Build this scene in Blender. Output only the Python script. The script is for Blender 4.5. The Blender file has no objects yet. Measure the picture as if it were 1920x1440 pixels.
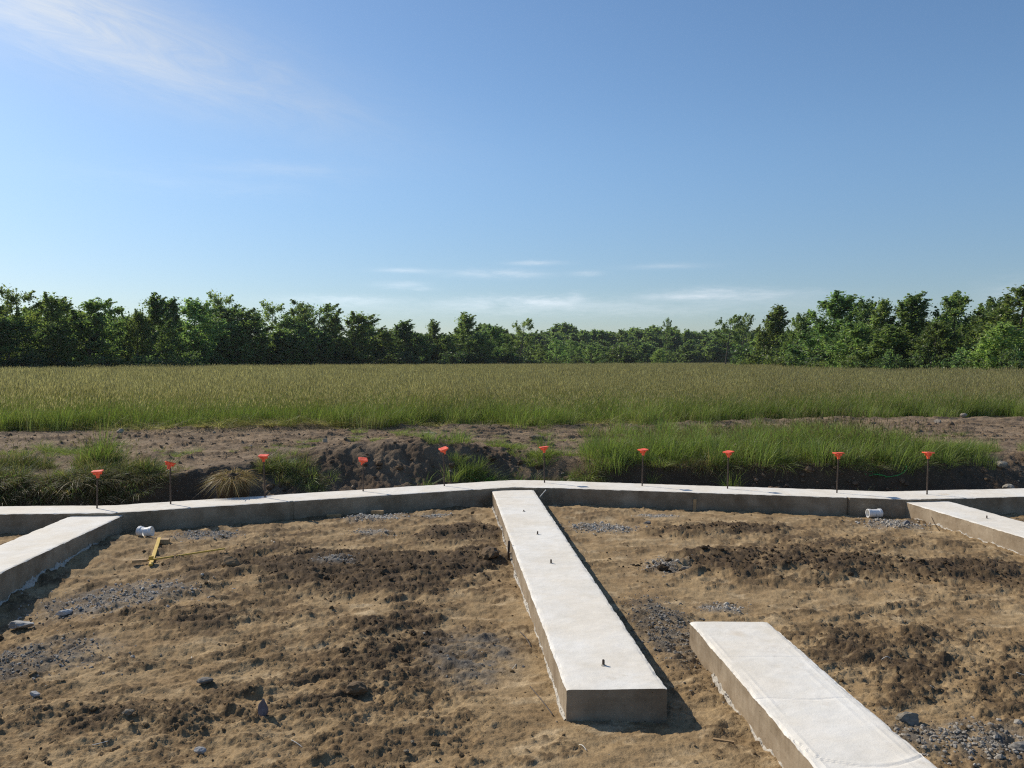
import bpy, math, random
import numpy as np
from mathutils import Vector, Matrix, Euler

R = math.radians
scene = bpy.context.scene
COL = scene.collection
rng = np.random.default_rng(7)
random.seed(7)

# ------------------------------------------------------------------ camera
cam_data = bpy.data.cameras.new('camera')
cam_data.sensor_fit = 'HORIZONTAL'
cam_data.sensor_width = 36.0
cam_data.lens = 29.14
cam_data.clip_start = 0.05
cam_data.clip_end = 3000
cam = bpy.data.objects.new('camera', cam_data)
cam.location = (0, 0, 1.83)
cam.rotation_euler = (R(90 - 1.474), 0, 0)
COL.objects.link(cam)
scene.camera = cam

# ------------------------------------------------------------------ sun and sky
SUN_EL, SUN_AZ = R(37.5), R(-53.3)          # azimuth from +Y, positive towards +X
sun_dir = Vector((math.sin(SUN_AZ) * math.cos(SUN_EL), math.cos(SUN_AZ) * math.cos(SUN_EL), math.sin(SUN_EL)))
sd = bpy.data.lights.new('sun', 'SUN')
sd.energy = 5.0
sd.angle = R(0.53)
sd.color = (1.0, 0.90, 0.74)
sun = bpy.data.objects.new('sun', sd)
sun.rotation_euler = sun_dir.to_track_quat('Z', 'Y').to_euler()
sun.location = (-30, 25, 40)
COL.objects.link(sun)

CLOUDS = [   # azimuth, elevation, half width, half height (radians), strength
    (-0.0161, 0.1064, 0.0483, 0.0045, 0.75), (0.0289, 0.1191, 0.0290, 0.0026, 0.6), (0.0898, 0.1060, 0.0154, 0.0032, 0.5),
    (-0.1248, 0.1094, 0.0322, 0.0026, 0.5), (-0.1312, 0.0922, 0.0270, 0.0039, 0.45), (-0.1045, 0.0881, 0.0129, 0.0019, 0.5),
    (0.1845, 0.1134, 0.0418, 0.0032, 0.35), (-0.2062, 0.0729, 0.0579, 0.0051, 0.5), (0.0161, 0.0726, 0.0740, 0.0064, 0.7),
    (0.0771, 0.0788, 0.0103, 0.0045, 0.7), (0.2429, 0.0804, 0.0483, 0.0064, 0.75), (0.1907, 0.0782, 0.0386, 0.0039, 0.45),
    (0.2996, 0.0779, 0.0644, 0.0051, 0.4), (0.0898, 0.0653, 0.2703, 0.0090, 0.35), (0.5393, 0.0744, 0.0257, 0.0116, 0.4),
    (-0.2640, 0.2200, 0.0837, 0.0090, 0.25), (-0.3459, 0.2001, 0.1287, 0.0129, 0.15),
]

world = bpy.data.worlds.new('World')
scene.world = world
world.use_nodes = True


def build_world():
    nt = world.node_tree
    N, L = nt.nodes, nt.links
    N.clear()

    def math_n(op, a, b=None, c=None, clamp=False):
        n = N.new('ShaderNodeMath'); n.operation = op; n.use_clamp = clamp
        for i, v in enumerate((a, b, c)):
            if v is None: continue
            if isinstance(v, (int, float)): n.inputs[i].default_value = v
            else: L.new(v, n.inputs[i])
        return n.outputs[0]
    out = N.new('ShaderNodeOutputWorld')
    bg = N.new('ShaderNodeBackground')
    bg.inputs['Strength'].default_value = 0.110
    sky = N.new('ShaderNodeTexSky')
    sky.sky_type = 'NISHITA'
    sky.sun_disc = False
    sky.sun_elevation = SUN_EL
    sky.sun_rotation = SUN_AZ
    sky.altitude = 200
    sky.air_density = 1.0
    sky.dust_density = 0.5
    sky.ozone_density = 2.2
    tc = N.new('ShaderNodeTexCoord')
    sep = N.new('ShaderNodeSeparateXYZ')
    L.new(tc.outputs['Generated'], sep.inputs[0])
    az = math_n('ARCTAN2', sep.outputs[0], sep.outputs[1])
    el = math_n('ARCSINE', sep.outputs[2])
    # wispy noise in azimuth / elevation
    cmb = N.new('ShaderNodeCombineXYZ')
    L.new(az, cmb.inputs[0]); L.new(math_n('MULTIPLY', el, 5.0), cmb.inputs[1])

    def noise(scale, detail, rough, dist=0.0):
        n = N.new('ShaderNodeTexNoise')
        n.inputs['Scale'].default_value = scale
        n.inputs['Detail'].default_value = detail
        n.inputs['Roughness'].default_value = rough
        n.inputs['Distortion'].default_value = dist
        L.new(cmb.outputs[0], n.inputs['Vector'])
        return n.outputs[0]
    n1 = noise(16, 8, 0.62, 0.3)
    n2 = noise(70, 5, 0.6)
    total = None
    jit = math_n('MULTIPLY', math_n('SUBTRACT', n2, 0.5), 1.6)
    for (a, e, w, h, s) in CLOUDS:
        dx = math_n('MULTIPLY', math_n('SUBTRACT', az, a), 1 / w)
        dy = math_n('ADD', math_n('MULTIPLY', math_n('SUBTRACT', el, e), 1 / h), jit)
        r2 = math_n('ADD', math_n('MULTIPLY', dx, dx), math_n('MULTIPLY', dy, dy))
        g = math_n('MULTIPLY', math_n('POWER', 2.718, math_n('MULTIPLY', r2, -1.0)), s)
        total = g if total is None else math_n('ADD', total, g)
    small = math_n('MULTIPLY', math_n('MULTIPLY', total, 0.68), math_n('MULTIPLY_ADD', n1, 2.6, -0.6, clamp=True))
    # the long cirrus band high on the left, running on out of the picture
    ca, ce, sl = -0.44, 0.345, -0.24
    dxa = math_n('SUBTRACT', az, ca)
    dya = math_n('SUBTRACT', math_n('SUBTRACT', el, ce), math_n('MULTIPLY', dxa, sl))
    rot = N.new('ShaderNodeCombineXYZ')
    L.new(dxa, rot.inputs[0]); L.new(math_n('MULTIPLY', dya, 4.5), rot.inputs[1])
    n3 = N.new('ShaderNodeTexNoise')
    n3.inputs['Scale'].default_value = 7.0; n3.inputs['Detail'].default_value = 9
    n3.inputs['Roughness'].default_value = 0.7; n3.inputs['Distortion'].default_value = 1.1
    L.new(rot.outputs[0], n3.inputs['Vector'])
    u = math_n('MULTIPLY', math_n('ADD', dxa, 0.10), 1 / 0.27)
    wv = math_n('MULTIPLY', dya, 1 / 0.050)
    gg = math_n('POWER', 2.718, math_n('MULTIPLY', math_n('ADD', math_n('MULTIPLY', u, u), math_n('MULTIPLY', wv, wv)), -1.0))
    cirrus = math_n('MULTIPLY', gg, math_n('MULTIPLY_ADD', n3.outputs[0], 1.5, -0.25, clamp=True))
    total = math_n('ADD', small, math_n('MULTIPLY', cirrus, 1.35), clamp=True)
    hs = N.new('ShaderNodeHueSaturation')
    hs.inputs['Saturation'].default_value = 1.09
    L.new(sky.outputs[0], hs.inputs['Color'])
    bw = N.new('ShaderNodeRGBToBW'); L.new(sky.outputs[0], bw.inputs[0])
    cl = N.new('ShaderNodeCombineColor')
    for i, k in enumerate((1.30, 1.40, 1.52)):
        L.new(math_n('ADD', math_n('MULTIPLY', bw.outputs[0], k), 0.6), cl.inputs[i])
    mx = N.new('ShaderNodeMix'); mx.data_type = 'RGBA'
    wb = N.new('ShaderNodeVectorMath'); wb.operation = 'MULTIPLY'; wb.inputs[1].default_value = (1.02, 1.085, 1.12)   # camera white balance
    hz_ = N.new('ShaderNodeMapRange'); hz_.interpolation_type = 'SMOOTHSTEP'    # hazier, duller air low down
    for i_, v_ in enumerate((0.0, 0.27, 0.0, 1.0)): hz_.inputs[i_ + 1].default_value = v_
    L.new(el, hz_.inputs[0])
    tone = N.new('ShaderNodeMix'); tone.data_type = 'RGBA'
    tone.inputs[6].default_value = (0.70, 0.705, 0.77, 1); tone.inputs[7].default_value = (1, 1, 1, 1)
    L.new(hz_.outputs[0], tone.inputs[0])
    dim = N.new('ShaderNodeVectorMath'); dim.operation = 'MULTIPLY'
    L.new(hs.outputs[0], dim.inputs[0]); L.new(tone.outputs[2], dim.inputs[1])
    L.new(dim.outputs[0], wb.inputs[0])
    L.new(total, mx.inputs[0]); L.new(wb.outputs[0], mx.inputs[6]); L.new(cl.outputs[0], mx.inputs[7])
    L.new(mx.outputs[2], bg.inputs[0])
    L.new(bg.outputs[0], out.inputs[0])


build_world()
scene.view_settings.view_transform = 'Standard'
scene.view_settings.look = 'None'
scene.view_settings.exposure = 0.0
scene.view_settings.gamma = 1.0
scene.view_settings.use_curve_mapping = False
scene.render.engine = 'CYCLES'
scene.cycles.use_denoising = False
scene.cycles.filter_width = 1.2
scene.cycles.sample_clamp_indirect = 1.2
scene.cycles.max_bounces = 7
scene.cycles.diffuse_bounces = 5
scene.cycles.transmission_bounces = 4


# ------------------------------------------------------------------ helpers
def tag(o, label=None, cat=None, group=None, kind=None):
    for k, v in (('label', label), ('category', cat), ('group', group), ('kind', kind)):
        if v: o[k] = v
    return o


def link(name, me, parent=None, loc=None, rot=None, scl=None):
    o = bpy.data.objects.new(name, me)
    COL.objects.link(o)
    if parent is not None: o.parent = parent
    if loc is not None: o.location = loc
    if rot is not None: o.rotation_euler = rot
    if scl is not None: o.scale = scl
    return o


def empty(name, loc, rz=0, label=None, cat=None, group=None):
    o = link(name, None, loc=loc, rot=(0, 0, rz))
    o.empty_display_size = 0.2
    return tag(o, label, cat, group)


def mesh_np(name, V, quads=None, tris=None, col=None, mats=(), mat_idx=None, smooth=False, polys=None):
    V = np.asarray(V, dtype=np.float32)
    me = bpy.data.meshes.new(name)
    sizes, idx = [], []
    if quads is not None and len(quads):
        q = np.asarray(quads, np.int32); idx.append(q.ravel()); sizes.append(np.full(len(q), 4, np.int32))
    if tris is not None and len(tris):
        t = np.asarray(tris, np.int32); idx.append(t.ravel()); sizes.append(np.full(len(t), 3, np.int32))
    for p in (polys or []):
        idx.append(np.asarray(p, np.int32)); sizes.append(np.array([len(p)], np.int32))
    idx = np.concatenate(idx); sizes = np.concatenate(sizes)
    starts = np.concatenate([[0], np.cumsum(sizes)[:-1]]).astype(np.int32)
    me.vertices.add(len(V)); me.vertices.foreach_set('co', V.ravel())
    me.loops.add(len(idx)); me.loops.foreach_set('vertex_index', idx)
    me.polygons.add(len(sizes)); me.polygons.foreach_set('loop_start', starts)
    if mat_idx is not None: me.polygons.foreach_set('material_index', np.asarray(mat_idx, np.int32))
    me.polygons.foreach_set('use_smooth', np.full(len(sizes), smooth, bool))
    me.update(calc_edges=True)
    if col is not None:
        a = me.attributes.new('Col', 'FLOAT_COLOR', 'POINT')
        c = np.ones((len(V), 4), np.float32); c[:, :3] = col
        a.data.foreach_set('color', c.ravel())
    for m in mats: me.materials.append(m)
    me.validate()
    return me


class MB:
    """collects tubes, boxes and loose polygons into one mesh"""
    def __init__(s): s.v, s.q, s.t, s.p, s.c, s.n = [], [], [], [], [], 0

    def add(s, V, quads=None, tris=None, polys=None, col=None):
        V = np.asarray(V, float)
        s.v.append(V)
        if quads is not None and len(quads): s.q.append(np.asarray(quads) + s.n)
        if tris is not None and len(tris): s.t.append(np.asarray(tris) + s.n)
        for p in (polys or []): s.p.append(np.asarray(p) + s.n)
        s.c.append(np.broadcast_to(np.asarray(col if col is not None else (1, 1, 1), float), (len(V), 3)))
        s.n += len(V)

    def tube(s, pts, rad, n=8, cap=True, col=None):
        pts = [Vector(p) for p in pts]
        rad = rad if hasattr(rad, '__len__') else [rad] * len(pts)
        V, Q = [], []
        up = Vector((0.13, 0.21, 1))
        for i, p in enumerate(pts):
            d = (pts[min(i + 1, len(pts) - 1)] - pts[max(i - 1, 0)]).normalized()
            a = d.cross(up if abs(d.dot(up.normalized())) < 0.95 else Vector((1, 0.1, 0))).normalized()
            b = d.cross(a)
            for k in range(n):
                t = 2 * math.pi * k / n
                V.append(p + (a * math.cos(t) + b * math.sin(t)) * rad[i])
        for i in range(len(pts) - 1):
            for k in range(n):
                Q.append((i * n + k, i * n + (k + 1) % n, (i + 1) * n + (k + 1) % n, (i + 1) * n + k))
        P = [list(range(n))[::-1], [(len(pts) - 1) * n + k for k in range(n)]] if cap else None
        s.add([tuple(v) for v in V], Q, polys=P, col=col)

    def box(s, c, size, rz=0.0, rx=0.0, ry=0.0, taper=1.0, jit=0.0, col=None):
        hx, hy, hz = (q / 2 for q in size)
        M = Euler((rx, ry, rz)).to_matrix()
        V = []
        for z in (-1, 1):
            k = taper if z > 0 else 1
            for x, y in ((-1, -1), (1, -1), (1, 1), (-1, 1)):
                p = M @ Vector((x * hx * k, y * hy * k, z * hz)) + Vector(c)
                V.append([p[i] + (random.uniform(-jit, jit) if jit else 0) for i in range(3)])
        s.add(V, [(0, 3, 2, 1), (4, 5, 6, 7), (0, 1, 5, 4), (1, 2, 6, 5), (2, 3, 7, 6), (3, 0, 4, 7)], col=col)

    def mesh(s, name, mats=(), smooth=False):
        return mesh_np(name, np.concatenate(s.v), np.concatenate(s.q) if s.q else None,
                       np.concatenate(s.t) if s.t else None, np.concatenate(s.c), mats, None, smooth, s.p)

    def build(s, name, mat, parent=None, smooth=False, **kw):
        return link(name, s.mesh(name, (mat,), smooth), parent, **kw)


def lathe(prof, n=28, axis='z'):
    V, Q = [], []
    for r, z in prof:
        for k in range(n):
            t = 2 * math.pi * k / n
            V.append((r * math.cos(t), r * math.sin(t), z))
    for i in range(len(prof) - 1):
        for k in range(n):
            Q.append((i * n + k, i * n + (k + 1) % n, (i + 1) * n + (k + 1) % n, (i + 1) * n + k))
    return np.array(V), Q


# gradient noise in numpy
_G = np.stack([np.cos(np.arange(256) * 2 * np.pi / 256), np.sin(np.arange(256) * 2 * np.pi / 256)], 1)
_rp = np.random.default_rng(11)
_P = _rp.permutation(256).astype(np.int64)


def perlin(x, y, seed=0):
    xi = np.floor(x).astype(np.int64); yi = np.floor(y).astype(np.int64)
    xf, yf = x - xi, y - yi
    u = xf * xf * xf * (xf * (xf * 6 - 15) + 10)
    v = yf * yf * yf * (yf * (yf * 6 - 15) + 10)

    def g(ix, iy, fx, fy):
        h = _P[(_P[(ix + seed * 37) & 255] + iy + seed * 101) & 255]
        return _G[h, 0] * fx + _G[h, 1] * fy
    n00, n10 = g(xi, yi, xf, yf), g(xi + 1, yi, xf - 1, yf)
    n01, n11 = g(xi, yi + 1, xf, yf - 1), g(xi + 1, yi + 1, xf - 1, yf - 1)
    a = n00 + u * (n10 - n00); b = n01 + u * (n11 - n01)
    return (a + v * (b - a)) * 1.5


def fbm(x, y, octv=5, seed=0, gain=0.5, lac=2.03):
    r = np.zeros_like(x, dtype=float); a, f, tot = 1.0, 1.0, 0.0
    for i in range(octv):
        r += a * perlin(x * f + i * 17.3, y * f - i * 9.1, seed + i); tot += a
        a *= gain; f *= lac
    return r / tot


def sstep(a, b, x):
    t = np.clip((x - a) / (b - a), 0, 1)
    return t * t * (3 - 2 * t)


# ------------------------------------------------------------------ materials
def new_mat(name):
    m = bpy.data.materials.new(name); m.use_nodes = True
    nt = m.node_tree
    return m, nt.nodes, nt.links, nt.nodes['Principled BSDF']


def mat_plain(name, color, rough=0.6, var=0.15, scale=8.0, bump=0.0, bscale=60.0, metallic=0.0, spec=0.5):
    m, N, L, b = new_mat(name)
    tc = N.new('ShaderNodeTexCoord')
    n = N.new('ShaderNodeTexNoise'); n.inputs['Scale'].default_value = scale; n.inputs['Detail'].default_value = 6
    L.new(tc.outputs['Object'], n.inputs['Vector'])
    rp = N.new('ShaderNodeValToRGB')
    c = np.array(color)
    rp.color_ramp.elements[0].position = 0.3; rp.color_ramp.elements[1].position = 0.7
    rp.color_ramp.elements[0].color = (*(c * (1 - var)), 1); rp.color_ramp.elements[1].color = (*np.minimum(c * (1 + var), 1), 1)
    L.new(n.outputs[0], rp.inputs[0]); L.new(rp.outputs[0], b.inputs['Base Color'])
    b.inputs['Roughness'].default_value = rough; b.inputs['Metallic'].default_value = metallic
    b.inputs['Specular IOR Level'].default_value = spec
    if bump:
        n2 = N.new('ShaderNodeTexNoise'); n2.inputs['Scale'].default_value = bscale; n2.inputs['Detail'].default_value = 5
        L.new(tc.outputs['Object'], n2.inputs['Vector'])
        bp = N.new('ShaderNodeBump'); bp.inputs['Strength'].default_value = 1; bp.inputs['Distance'].default_value = bump
        L.new(n2.outputs[0], bp.inputs['Height']); L.new(bp.outputs[0], b.inputs['Normal'])
    return m


def mat_earth(name, var=0.3, fine=140.0, bump=0.004, spec=0.15):
    """colour comes from the mesh (soil kind), fine grain and relief from noise"""
    m, N, L, b = new_mat(name)
    at = N.new('ShaderNodeAttribute'); at.attribute_name = 'Col'
    tc = N.new('ShaderNodeTexCoord')

    def noise(s, d):
        n = N.new('ShaderNodeTexNoise'); n.inputs['Scale'].default_value = s; n.inputs['Detail'].default_value = d
        n.inputs['Roughness'].default_value = 0.62
        L.new(tc.outputs['Object'], n.inputs['Vector']); return n.outputs[0]
    n1, n2 = noise(fine, 4), noise(fine * 0.16, 5)
    ad = N.new('ShaderNodeMath'); ad.operation = 'ADD'; L.new(n1, ad.inputs[0]); L.new(n2, ad.inputs[1])
    mr = N.new('ShaderNodeMapRange')
    mr.inputs[1].default_value = 0.6; mr.inputs[2].default_value = 1.4
    mr.inputs[3].default_value = 1 - var; mr.inputs[4].default_value = 1 + var
    L.new(ad.outputs[0], mr.inputs[0])
    mu = N.new('ShaderNodeVectorMath'); mu.operation = 'SCALE'
    L.new(at.outputs['Color'], mu.inputs[0]); L.new(mr.outputs[0], mu.inputs['Scale'])
    L.new(mu.outputs[0], b.inputs['Base Color'])
    b.inputs['Roughness'].default_value = 0.95; b.inputs['Specular IOR Level'].default_value = spec
    bp = N.new('ShaderNodeBump'); bp.inputs['Strength'].default_value = 1.0; bp.inputs['Distance'].default_value = bump
    L.new(ad.outputs[0], bp.inputs['Height']); L.new(bp.outputs[0], b.inputs['Normal'])
    return m


def mat_leaf(name, trans=0.35, objvar=0.35, tint=(1, 1, 1)):
    m, N, L, b = new_mat(name)
    out = N['Material Output']; N.remove(b)
    at = N.new('ShaderNodeAttribute'); at.attribute_name = 'Col'
    oi = N.new('ShaderNodeObjectInfo')
    mr = N.new('ShaderNodeMapRange'); mr.inputs[3].default_value = 1 - objvar; mr.inputs[4].default_value = 1 + objvar
    L.new(oi.outputs['Random'], mr.inputs[0])
    sc = N.new('ShaderNodeVectorMath'); sc.operation = 'SCALE'
    L.new(at.outputs['Color'], sc.inputs[0]); L.new(mr.outputs[0], sc.inputs['Scale'])
    mu = N.new('ShaderNodeVectorMath'); mu.operation = 'MULTIPLY'
    L.new(sc.outputs[0], mu.inputs[0]); L.new(oi.outputs['Color'], mu.inputs[1])
    d = N.new('ShaderNodeBsdfDiffuse'); t = N.new('ShaderNodeBsdfTranslucent')
    yl = N.new('ShaderNodeVectorMath'); yl.operation = 'MULTIPLY'; yl.inputs[1].default_value = (1.12, 1.3, 0.75)
    L.new(mu.outputs[0], d.inputs[0]); L.new(mu.outputs[0], yl.inputs[0]); L.new(yl.outputs[0], t.inputs[0])
    mx = N.new('ShaderNodeMixShader'); mx.inputs[0].default_value = trans
    L.new(d.outputs[0], mx.inputs[1]); L.new(t.outputs[0], mx.inputs[2])
    gl = N.new('ShaderNodeBsdfGlossy'); gl.inputs['Roughness'].default_value = 0.45
    gl.inputs[0].default_value = (0.9, 0.95, 1, 1)
    m2 = N.new('ShaderNodeMixShader'); m2.inputs[0].default_value = 0.022
    L.new(mx.outputs[0], m2.inputs[1]); L.new(gl.outputs[0], m2.inputs[2])
    L.new(m2.outputs[0], out.inputs[0])
    return m


def mat_concrete():
    m, N, L, b = new_mat('cast_concrete')
    tc = N.new('ShaderNodeTexCoord'); ge = N.new('ShaderNodeNewGeometry')
    sp = N.new('ShaderNodeSeparateXYZ'); L.new(ge.outputs['True Normal'], sp.inputs[0])

    def noise(s, d, vec=None, r=0.6, mapsc=None):
        n = N.new('ShaderNodeTexNoise'); n.inputs['Scale'].default_value = s; n.inputs['Detail'].default_value = d
        n.inputs['Roughness'].default_value = r
        if mapsc:
            mp = N.new('ShaderNodeMapping'); mp.inputs['Scale'].default_value = mapsc
            L.new(tc.outputs['Object'], mp.inputs[0]); L.new(mp.outputs[0], n.inputs['Vector'])
        else:
            L.new(tc.outputs['Object'], n.inputs['Vector'])
        return n.outputs[0]

    def ramp(x, p0, c0, p1, c1):
        r = N.new('ShaderNodeValToRGB'); e = r.color_ramp.elements
        e[0].position, e[1].position = p0, p1; e[0].color = (*c0, 1); e[1].color = (*c1, 1)
        L.new(x, r.inputs[0]); return r.outputs[0]

    def mix(f, a, c, mode='MIX'):
        x = N.new('ShaderNodeMix'); x.data_type = 'RGBA'; x.blend_type = mode
        if isinstance(f, float): x.inputs[0].default_value = f
        else: L.new(f, x.inputs[0])
        L.new(a, x.inputs[6]); L.new(c, x.inputs[7]); return x.outputs[2]
    n_big, n_mid, n_fin = noise(1.7, 5), noise(11, 7, r=0.65), noise(120, 4)
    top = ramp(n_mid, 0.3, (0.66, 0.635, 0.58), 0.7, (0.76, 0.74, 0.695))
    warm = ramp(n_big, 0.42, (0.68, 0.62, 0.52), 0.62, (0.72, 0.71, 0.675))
    top = mix(0.5, top, warm)
    spots = ramp(noise(38, 3), 0.70, (1, 1, 1), 0.76, (0.8, 0.76, 0.7))
    top = mix(1.0, top, spots, 'MULTIPLY')
    blot = ramp(noise(4.2, 7, r=0.68), 0.34, (0.92, 0.91, 0.89), 0.58, (1.02, 1.02, 1.02))
    top = mix(1.0, top, blot, 'MULTIPLY')
    mud = ramp(noise(3.3, 8, r=0.72), 0.60, (0, 0, 0), 0.74, (1, 1, 1))
    mc = N.new('ShaderNodeRGB'); mc.outputs[0].default_value = (0.42, 0.34, 0.235, 1)
    mf = N.new('ShaderNodeMath'); mf.operation = 'MULTIPLY'; mf.inputs[1].default_value = 0.42; L.new(mud, mf.inputs[0])
    top = mix(mf.outputs[0], top, mc.outputs[0])
    rust = ramp(noise(2.6, 3, r=0.4), 0.70, (0, 0, 0), 0.78, (1, 1, 1))
    rc = N.new('ShaderNodeRGB'); rc.outputs[0].default_value = (0.50, 0.36, 0.20, 1)
    rf = N.new('ShaderNodeMath'); rf.operation = 'MULTIPLY'; rf.inputs[1].default_value = 0.45; L.new(rust, rf.inputs[0])
    top = mix(rf.outputs[0], top, rc.outputs[0])
    # sides: form-board face, muddy towards the soil, with bug holes
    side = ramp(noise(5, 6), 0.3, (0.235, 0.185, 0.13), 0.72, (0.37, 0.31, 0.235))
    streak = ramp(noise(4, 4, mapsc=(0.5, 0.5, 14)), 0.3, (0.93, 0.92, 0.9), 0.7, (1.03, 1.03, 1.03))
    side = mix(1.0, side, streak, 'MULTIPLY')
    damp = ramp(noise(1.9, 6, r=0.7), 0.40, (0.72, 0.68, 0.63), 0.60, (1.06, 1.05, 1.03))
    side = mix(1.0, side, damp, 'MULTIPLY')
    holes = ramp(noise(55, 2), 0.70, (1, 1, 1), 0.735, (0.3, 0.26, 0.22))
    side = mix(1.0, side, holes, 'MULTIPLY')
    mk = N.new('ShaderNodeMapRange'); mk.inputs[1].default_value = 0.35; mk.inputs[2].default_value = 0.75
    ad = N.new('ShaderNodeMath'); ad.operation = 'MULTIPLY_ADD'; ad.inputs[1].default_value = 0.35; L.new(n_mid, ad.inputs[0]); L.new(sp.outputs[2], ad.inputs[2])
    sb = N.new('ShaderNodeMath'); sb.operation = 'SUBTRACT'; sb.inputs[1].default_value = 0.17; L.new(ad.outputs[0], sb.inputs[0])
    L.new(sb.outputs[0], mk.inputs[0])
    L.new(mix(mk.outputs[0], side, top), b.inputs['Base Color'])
    b.inputs['Roughness'].default_value = 0.88; b.inputs['Specular IOR Level'].default_value = 0.25
    hsum = N.new('ShaderNodeMath'); hsum.operation = 'MULTIPLY_ADD'; hsum.inputs[1].default_value = 0.35
    L.new(n_fin, hsum.inputs[0]); L.new(n_mid, hsum.inputs[2])
    bp = N.new('ShaderNodeBump'); bp.inputs['Distance'].default_value = 0.0035; bp.inputs['Strength'].default_value = 0.8
    L.new(hsum.outputs[0], bp.inputs['Height']); L.new(bp.outputs[0], b.inputs['Normal'])
    return m


M_SOIL = mat_earth('site_soil', 0.42, 100, 0.005)
M_BANK = mat_earth('bank_soil', 0.36, 50, 0.016)
M_FIELD = mat_earth('field_soil', 0.3, 9, 0.02)
M_STONE = mat_earth('crushed_stone', 0.22, 60, 0.002, 0.3)
M_CLOD = mat_earth('loose_clods', 0.28, 110, 0.004)
M_CONC = mat_concrete()
M_PASTE = mat_plain('dry_mortar', (0.44, 0.41, 0.36), 0.9, 0.12, 30, 0.004, 70, spec=0.2)
M_LEAF = mat_leaf('tree_leaves', 0.58, 0.18)
M_GRASS = mat_leaf('meadow_grass', 0.40, 0.22)
M_BARK = mat_plain('tree_bark', (0.085, 0.068, 0.05), 0.9, 0.35, 6)
M_STEEL = mat_plain('rusty_steel', (0.085, 0.06, 0.045), 0.65, 0.4, 40, 0.0006, 200, metallic=0.35)
M_ORANGE = mat_plain('orange_plastic', (0.84, 0.11, 0.04), 0.5, 0.25, 22)
M_PVC = mat_plain('white_pvc', (0.74, 0.74, 0.73), 0.35, 0.05, 12)
M_YWOOD = mat_plain('yellow_painted_wood', (0.55, 0.37, 0.06), 0.6, 0.18, 25)
M_WOOD = mat_plain('raw_lumber', (0.36, 0.24, 0.12), 0.75, 0.25, 18)
M_TWIG = mat_plain('dry_twig', (0.16, 0.11, 0.07), 0.85, 0.3, 30)
M_WIRE = mat_plain('tie_wire', (0.06, 0.05, 0.045), 0.6, 0.2, 30, metallic=0.5)
M_STRING = mat_plain('pale_string', (0.66, 0.64, 0.58), 0.8, 0.08, 30)
M_TWINE = mat_plain('green_twine', (0.03, 0.27, 0.06), 0.6, 0.2, 30)


# ------------------------------------------------------------------ terrain
FRONT = [(-9.0, 8.69), (-4.35, 8.97), (-0.25, 10.745), (0.05, 10.87), (0.45, 10.80), (4.72, 9.86), (9.5, 10.52)]
BACK = [(-9.0, 9.22), (-4.55, 9.455), (-0.25, 11.40), (0.05, 11.505), (0.36, 11.48), (4.74, 10.475), (9.5, 11.14)]
TOP_Z, STRIP_Z = 0.20, 0.165


def px_line(P): return [p[0] for p in P], [p[1] for p in P]


def y_front(x): return np.interp(x, *px_line(FRONT))
def y_back(x): return np.interp(x, *px_line(BACK))


BX = [-9, -6.2, -5.3, -4.3, -3.6, -3.0, -2.2, -1.4, -0.6, 0.3, 1.0, 1.5, 3, 5, 6.2, 7.2, 9]
B_FOOT = [.28, .25, .22, .22, .30, .35, .30, .25, .25, .3, .4, .5, .55, .6, .6, .5, .4]
B_W = [.45, .40, .38, .45, 1.3, 1.6, 1.7, 1.5, 1.3, 1.2, .7, .28, .26, .30, .55, 1.3, 1.5]
B_Z = [.40, .42, .42, .42, .50, .50, .52, .56, .50, .44, .38, .36, .36, .37, .38, .42, .45]
FE_X = [-60, -12, -9.5, -6.6, -3.8, 0, 3.5, 6.5, 10.3, 14, 60]
FE_Y = [15.2, 15.2, 15.4, 15.65, 16.3, 16.3, 17.1, 18.7, 18.9, 19.2, 20]
FIELD_Z = 0.55


def y_edge(x): return np.interp(x, FE_X, FE_Y) + 0.25 * fbm(x * 0.6, x * 0 + 3.1, 3, 41)


def y_crest(x): return y_back(x) + np.interp(x, BX, B_FOOT) + np.interp(x, BX, B_W)


DARK = [  # x, y, rx, ry, height, crumbliness, darkness
    (-1.15, 7.15, 0.95, 0.75, 0.050, 1.0, 1.0), (-0.75, 5.45, 0.42, 0.75, 0.014, 0.7, 0.9), (2.5, 7.45, 1.15, 0.52, 0.105, 1.2, 1.0),
    (2.25, 9.0, 0.85, 0.36, 0.045, 1.0, 0.9), (4.1, 7.05, 0.75, 0.50, 0.055, 1.0, 0.9), (-0.45, 8.75, 0.55, 0.45, 0.045, 1.0, 0.9),
    (-1.35, 4.35, 0.5, 0.35, 0.006, 0.35, 0.4), (2.55, 5.3, 0.75, 0.5, 0.010, 0.5, 0.5), (-2.4, 7.5, 0.9, 0.8, 0.012, 0.6, 0.55),
    (-0.9, 4.6, 0.5, 0.3, 0.008, 0.4, 0.45), (2.6, 4.6, 0.6, 0.45, 0.012, 0.6, 0.5), (-2.3, 5.9, 0.8, 0.3, 0.012, 0.5, 0.5),
    (3.5, 8.3, 1.0, 0.35, 0.015, 0.6, 0.5), (-0.35, 7.6, 0.2, 0.5, 0.05, 0.8, 0.7), (-2.0, 4.2, 0.8, 0.2, 0.012, .5, .5)]
SMOOTH = [(1.15, 8.3, 0.5, 1.1), (2.7, 9.75, 1.6, 0.35), (0.15, 4.9, 0.35, 1.0), (0.5, 3.7, 0.9, 0.4), (2.0, 6.3, 0.8, 0.35), (1.0, 6.9, 0.4, 0.8),
          (0.1, 6.2, 0.25, 0.8), (3.6, 5.9, 0.6, 0.3), (-1.2, 6.1, 0.5, 0.25)]
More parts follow.
